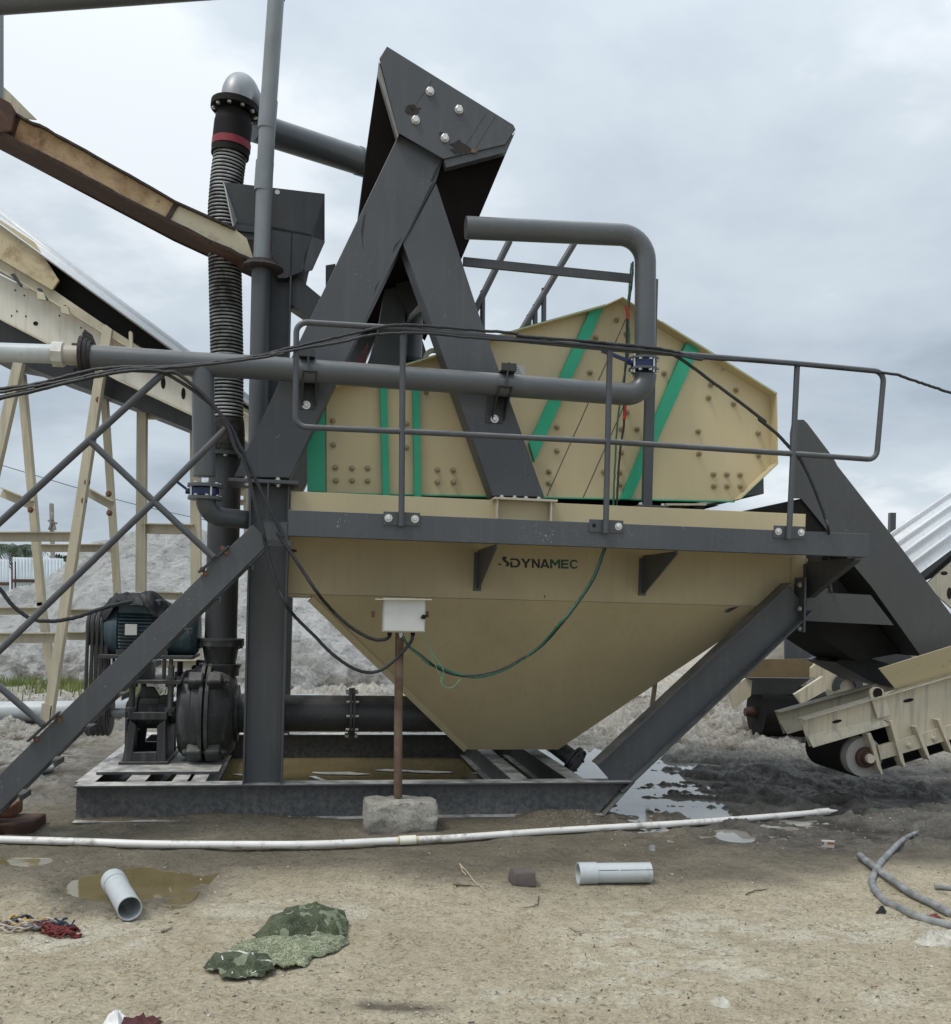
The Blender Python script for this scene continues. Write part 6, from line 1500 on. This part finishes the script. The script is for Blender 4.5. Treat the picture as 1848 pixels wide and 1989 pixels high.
# two grey hoses at the right
HG = plain('weathered_grey_hose', (.21, .215, .215), .75, 0, .45, 14, .5, .004)
h1 = [zM(1265, 460), zM(1330, 520), zM(1400, 575), zM(1500, 640), zM(1600, 695), zM(1720, 755), zM(1848, 820), zM(2000, 890)]
h2 = [zM(1630, 315), zM(1540, 385), zM(1450, 440), zM(1395, 500), zM(1365, 560), zM(1345, 610), zM(1370, 670), zM(1430, 730), zM(1520, 785), zM(1640, 845), zM(1848, 905), zM(2000, 950)]
b = MB(); b.tube(spline([on(q, .030 if i < 4 else .02) for i, q in enumerate(h1)], 6), .021, 14); tag(b.build('grey_hose', HG), 'weathered grey hose lying on top, its cut end pointing left, at the right edge', 'hose', 'grey hoses on the sand')
b = MB(); b.tube(spline([on(q, .012) for q in h2], 6), [.013 + .008 * min(1, i / 14) for i in range(67)], 14); tag(b.build('grey_hose', HG), 'weathered grey hose lying beneath in a curve, its flattened tip reaching to the right', 'hose', 'grey hoses on the sand')
b = MB(); b.tube([on(zM(1745, 642), .014), on(zM(1900, 655), .014)], .013, 10); tag(b.build('grey_stick', HG), 'short piece of grey stick at the right edge above the hoses', 'stick')
# carton, scraps
cp = on(zM(1070, 378)); ct = thing('small_carton', 'small crushed carton with orange and white print lying in the mud at the right', 'carton', cp)
b = MB(); b.box(cp + Vector((-.05, 0, 0)), Vector((.085, -.012, .0)), Vector((.012, .03, 0)), ZH * .048); b.build('box', plain('carton_white', (.42, .38, .33), .7), ct, .004)
b = MB(); b.box(cp + Vector((-.012, -.0075, .026)), Vector((.044, -.0062, 0)), Vector((.0002, .001, 0)), ZH * .014); b.build('orange_print', plain('carton_orange', (.26, .085, .045), .7), ct)
b = MB(); b.box(cp + Vector((-.049, -.003, .022)), Vector((.014, -.002, 0)), Vector((.0002, .001, 0)), ZH * .018); b.build('blue_print', plain('carton_blue', (.07, .11, .2), .7), ct)
def scrap(name, label, p, r, h, mat, seed, cat='scrap', n=11):
    rnd = random.Random(seed); c = on(p); b = MB(); ring = []
    V = [c + Vector((0, 0, h))]; m = 3
    for j in range(1, m + 1):
        for k in range(n):
            a = 2 * math.pi * k / n; rr_ = r * j / m * rnd.uniform(.65, 1.25)
            V.append(c + Vector((math.cos(a) * rr_, math.sin(a) * rr_ * .8, h * (1 - (j / m) ** 2) * rnd.uniform(.3, 1.5) - (.004 if j == m else 0))))
    F = [[0, 1 + k, 1 + (k + 1) % n] for k in range(n)]
    for j in range(m - 1):
        for k in range(n): F.append([1 + j * n + k, 1 + (j + 1) * n + k, 1 + (j + 1) * n + (k + 1) % n, 1 + j * n + (k + 1) % n])
    b.add(V, F); o = b.build(name, mat, ang=25); tag(o, label, cat); return o
scrap('plastic_scrap', 'small torn dark scrap left of the curved hose', zM(1405, 805), .03, .035, MARKK, 1)
scrap('red_wrapper', 'small dark red wrapper lying between the two grey hoses', zM(1735, 835), .045, .02, plain('dark_red_wrap', (.16, .03, .025), .5), 2, 'wrapper')
scrap('white_paper', 'torn white paper corner at the bottom edge of the foreground', zK(572, 1158), .045, .05, plain('white_paper', (.75, .75, .74), .7), 3, 'paper')
scrap('red_rag', 'dark red rag end at the bottom edge right of the white paper', zK(695, 1172), .09, .035, plain('dark_red_cloth', (.075, .02, .02), .9, 0, .4, 20), 4, 'rag')
scrap('small_cone', 'little grey broken piece lying on wet sand right of centre before the white pipe', zL(1615, 365), .03, .03, HG, 6)
SL = plain('white_rubble', (.46, .44, .38), .9, 0, .2, 14, .6, .01)
for i, (x, y, r, hh) in enumerate(((1690, 1000, .05, .03), (1765, 1005, .065, .045), (1740, 965, .06, .03), (1820, 960, .06, .03), (385, 1385, .045, .02))):
    scrap('rubble_lump', ['pale rubble lump at the right edge, leftmost of its cluster', 'pale rubble lump at the right edge, largest and nearest of its cluster', 'pale rubble lump at the right edge, at the back of its cluster', 'pale rubble lump at the right edge, rightmost of its cluster', 'small pale rubble crumb alone in the foreground near the bottom'][i], zM(x, y), r, hh, SL, 20 + i, 'rubble')
# frayed rope rag at left
rg = thing('frayed_rope', 'frayed bundle of red, navy and pale rope strands at the left edge of the foreground', 'rope', on(zK(200, 710)))
rnd = random.Random(77)
cols = [plain('red_rope', (.12, .018, .016), .9, 0, .4, 40), plain('navy_rope', (.022, .03, .055), .9, 0, .4, 40), plain('pale_rope', (.42, .34, .28), .9, 0, .3, 40), plain('grey_rope', (.15, .15, .15), .9, 0, .3, 40), plain('ochre_rope', (.40, .27, .06), .9, 0, .3, 40)]
for k in range(46):
    ci = (0 if k % 5 < 2 else 1 if k % 5 == 2 else 3 if k % 5 == 3 else 2) if k % 11 else 4
    red = ci == 0
    x0 = rnd.uniform(160, 260) if red else rnd.uniform(-60, 150) if ci != 1 else rnd.uniform(40, 260); x1 = min(x0 + rnd.uniform(80, 200), 398 if red else 365)
    yb_ = rnd.uniform(712, 738) if red else rnd.uniform(668, 700) if ci == 1 else rnd.uniform(672, 732)
    pts = [on(zK(x0 + (x1 - x0) * i / 5, yb_ + rnd.gauss(0, 6)), rnd.uniform(.005, .032)) for i in range(6)]
    b = MB(); b.tube(spline(pts, 5), rnd.uniform(.004, .0075), 6); b.build('strand', cols[ci], rg)
# green cloth
cl = thing('green_cloth', 'crumpled dark green patterned cloth lying on the sand in the foreground', 'cloth', on(zK(1400, 850)))
def inside(px, py, poly):
    c = np.zeros(px.shape, bool); n = len(poly)
    for i in range(n):
        x1, y1 = poly[i]; x2, y2 = poly[(i + 1) % n]
        with np.errstate(divide='ignore', invalid='ignore'):
            k = ((y1 > py) != (y2 > py)) & (px < (x2 - x1) * (py - y1) / (y2 - y1 + 1e-12) + x1)
        c ^= k
    return c
def edgedist(px, py, poly):
    d = np.full(px.shape, 1e9)
    for i in range(len(poly)):
        (x1, y1), (x2, y2) = poly[i], poly[(i + 1) % len(poly)]
        t = np.clip(((px - x1) * (x2 - x1) + (py - y1) * (y2 - y1)) / ((x2 - x1) ** 2 + (y2 - y1) ** 2), 0, 1)
        d = np.minimum(d, np.hypot(px - x1 - t * (x2 - x1), py - y1 - t * (y2 - y1)))
    return d
def clothpatch(name, outline, thick, fold, mat, seed, dome=0.0, fx=2.0, fy=13.0, st_=.006):
    poly = [gpt(*zK(x, y)) for x, y in outline]
    xs = [p[0] for p in poly]; ys = [p[1] for p in poly]; cxm, cym = sum(xs) / len(xs), sum(ys) / len(ys)
    def hgt(X, Y):
        ed = edgedist(X, Y, poly); w1 = fbm(X * 6, Y * 6, 2, seed + 30) - .5
        a = (X - cxm) * .95 + (Y - cym) * .30; c = -(X - cxm) * .30 + (Y - cym) * .95
        f = ridged(a * fx + w1 * 1.1, c * fy + w1 * 2.2, 2, seed) - .35
        return ground_h(X, Y) + .005 + thick + (fold * f + dome * sst(ed, .0, .11)) * sst(ed, 0, .022)
    X, Y = np.meshgrid(np.arange(min(xs) - .03, max(xs) + .03, st_), np.arange(min(ys) - .03, max(ys) + .03, st_))
    Xw, Yw = X + (fbm(X * 14, Y * 14, 2, seed + 50) - .5) * .03, Y + (fbm(X * 14, Y * 14, 2, seed + 60) - .5) * .05
    ins = inside(Xw, Yw, poly); z = hgt(X, Y)
    ny, nx = X.shape; idx = -np.ones(X.shape, int); V = []; F = []
    for i in range(ny - 1):
        for j in range(nx - 1):
            if ins[i, j] and ins[i + 1, j] and ins[i, j + 1] and ins[i + 1, j + 1]:
                q = []
                for a, c in ((i, j), (i, j + 1), (i + 1, j + 1), (i + 1, j)):
                    if idx[a, c] < 0: idx[a, c] = len(V); V.append(Vector((X[a, c], Y[a, c], z[a, c])))
                    q.append(int(idx[a, c]))
                F.append(q)
    b = MB(); b.add(V, F); o = b.build(name, mat, cl, ang=80)
    s = o.modifiers.new('thickness', 'SOLIDIFY'); s.thickness = .004; s.offset = -1; return hgt
def clothmat(name, pat):
    t = NT(name)
    base = t.mix(t.ramp(t.noise(9, 5), .3, .7), (.018, .025, .013), (.075, .088, .045))
    if pat == 'net':
        e_ = t.noise(42, 4, .6, None, 1.6); f = t.ramp(t.math('ABSOLUTE', t.math('SUBTRACT', e_, .5)), .012, .05, (1, 1, 1), (0, 0, 0))
        v = t.ramp(t.voro(11), .2, .5); f = t.math('MULTIPLY', f, t.math('ADD', t.math('MULTIPLY', v, .5), .45))
        base = t.mix(t.math('ADD', t.math('MULTIPLY', f, .9), .18), base, (.36, .38, .25))
    else:
        f = t.ramp(t.noise(11, 3, .5, None, 1.2), .585, .60)
        base = t.mix(t.math('MULTIPLY', f, .6), base, (.24, .27, .18))
        e_ = t.ramp(t.math('ABSOLUTE', t.math('SUBTRACT', t.noise(30, 4, .6, None, 1.6), .5)), .008, .03, (1, 1, 1), (0, 0, 0))
        base = t.mix(t.math('MULTIPLY', e_, .22), base, (.30, .32, .22))
    return t.done(base, .9, 0, t.bump(t.noise(160, 3), .002, .4))
HEM = plain('white_hem', (.55, .55, .50), .9)
clothpatch('patterned_panel', [(1185, 770), (1330, 745), (1520, 735), (1690, 700), (1700, 770), (1640, 815), (1545, 835), (1500, 895), (1370, 920), (1320, 905), (1300, 860), (1120, 850), (1110, 825)], .003, .050, clothmat('green_net_print', 'net'), 400, .006, 4, 11)
clothpatch('folded_top', [(1232, 745), (1290, 722), (1340, 695), (1400, 668), (1500, 645), (1600, 650), (1680, 650), (1705, 690), (1700, 745), (1640, 760), (1590, 752), (1460, 760), (1300, 765)], .012, .100, clothmat('green_plain', 'spot'), 420, .030, 3.5, 12)
hfn = clothpatch('folded_corner', [(990, 908), (1060, 855), (1120, 845), (1320, 850), (1350, 930), (1290, 950), (1090, 958), (1075, 925), (1010, 920)], .010, .070, clothmat('green_corner', 'spot'), 440, .008, 5, 13)
for l in ([(1110, 858), (1170, 880), (1230, 897), (1290, 893), (1345, 882)], [(1130, 945), (1200, 950), (1270, 942)], [(1082, 890), (1090, 915)]):
    q = spline([GR(zK(*p)) for p in l], 14)
    zz = hfn(np.array([[v.x for v in q]]), np.array([[v.y for v in q]]))[0]
    b = MB()
    L_ = [Vector((v.x, v.y, float(z_) + .0025)) for v, z_ in zip(q, zz)]; d_ = Vector((0, .012, .004))
    b.add(L_ + [v + d_ for v in L_], [[k, k + 1, k + 1 + len(L_), k + len(L_)] for k in range(len(L_) - 1)])
    o = b.build('white_hem', HEM, cl); m_ = o.modifiers.new('thickness', 'SOLIDIFY'); m_.thickness = .002
# short plastic ends behind the stairs
for i, (a, c) in enumerate(((zG(185, 1600), zG(302, 1572)), (zG(90, 1660), zG(205, 1628)))):
    b = MB(); qa, qb = on(a, .03), on(c, .03); b.tube([qa, qb], .034, 14)
    tag(b.build('pipe_piece', PVCG), ['short grey plastic pipe piece poking out below the stair stringer, upper one', 'short grey plastic pipe piece half hidden below the stair stringer, lower one'][i], 'pipe offcut')
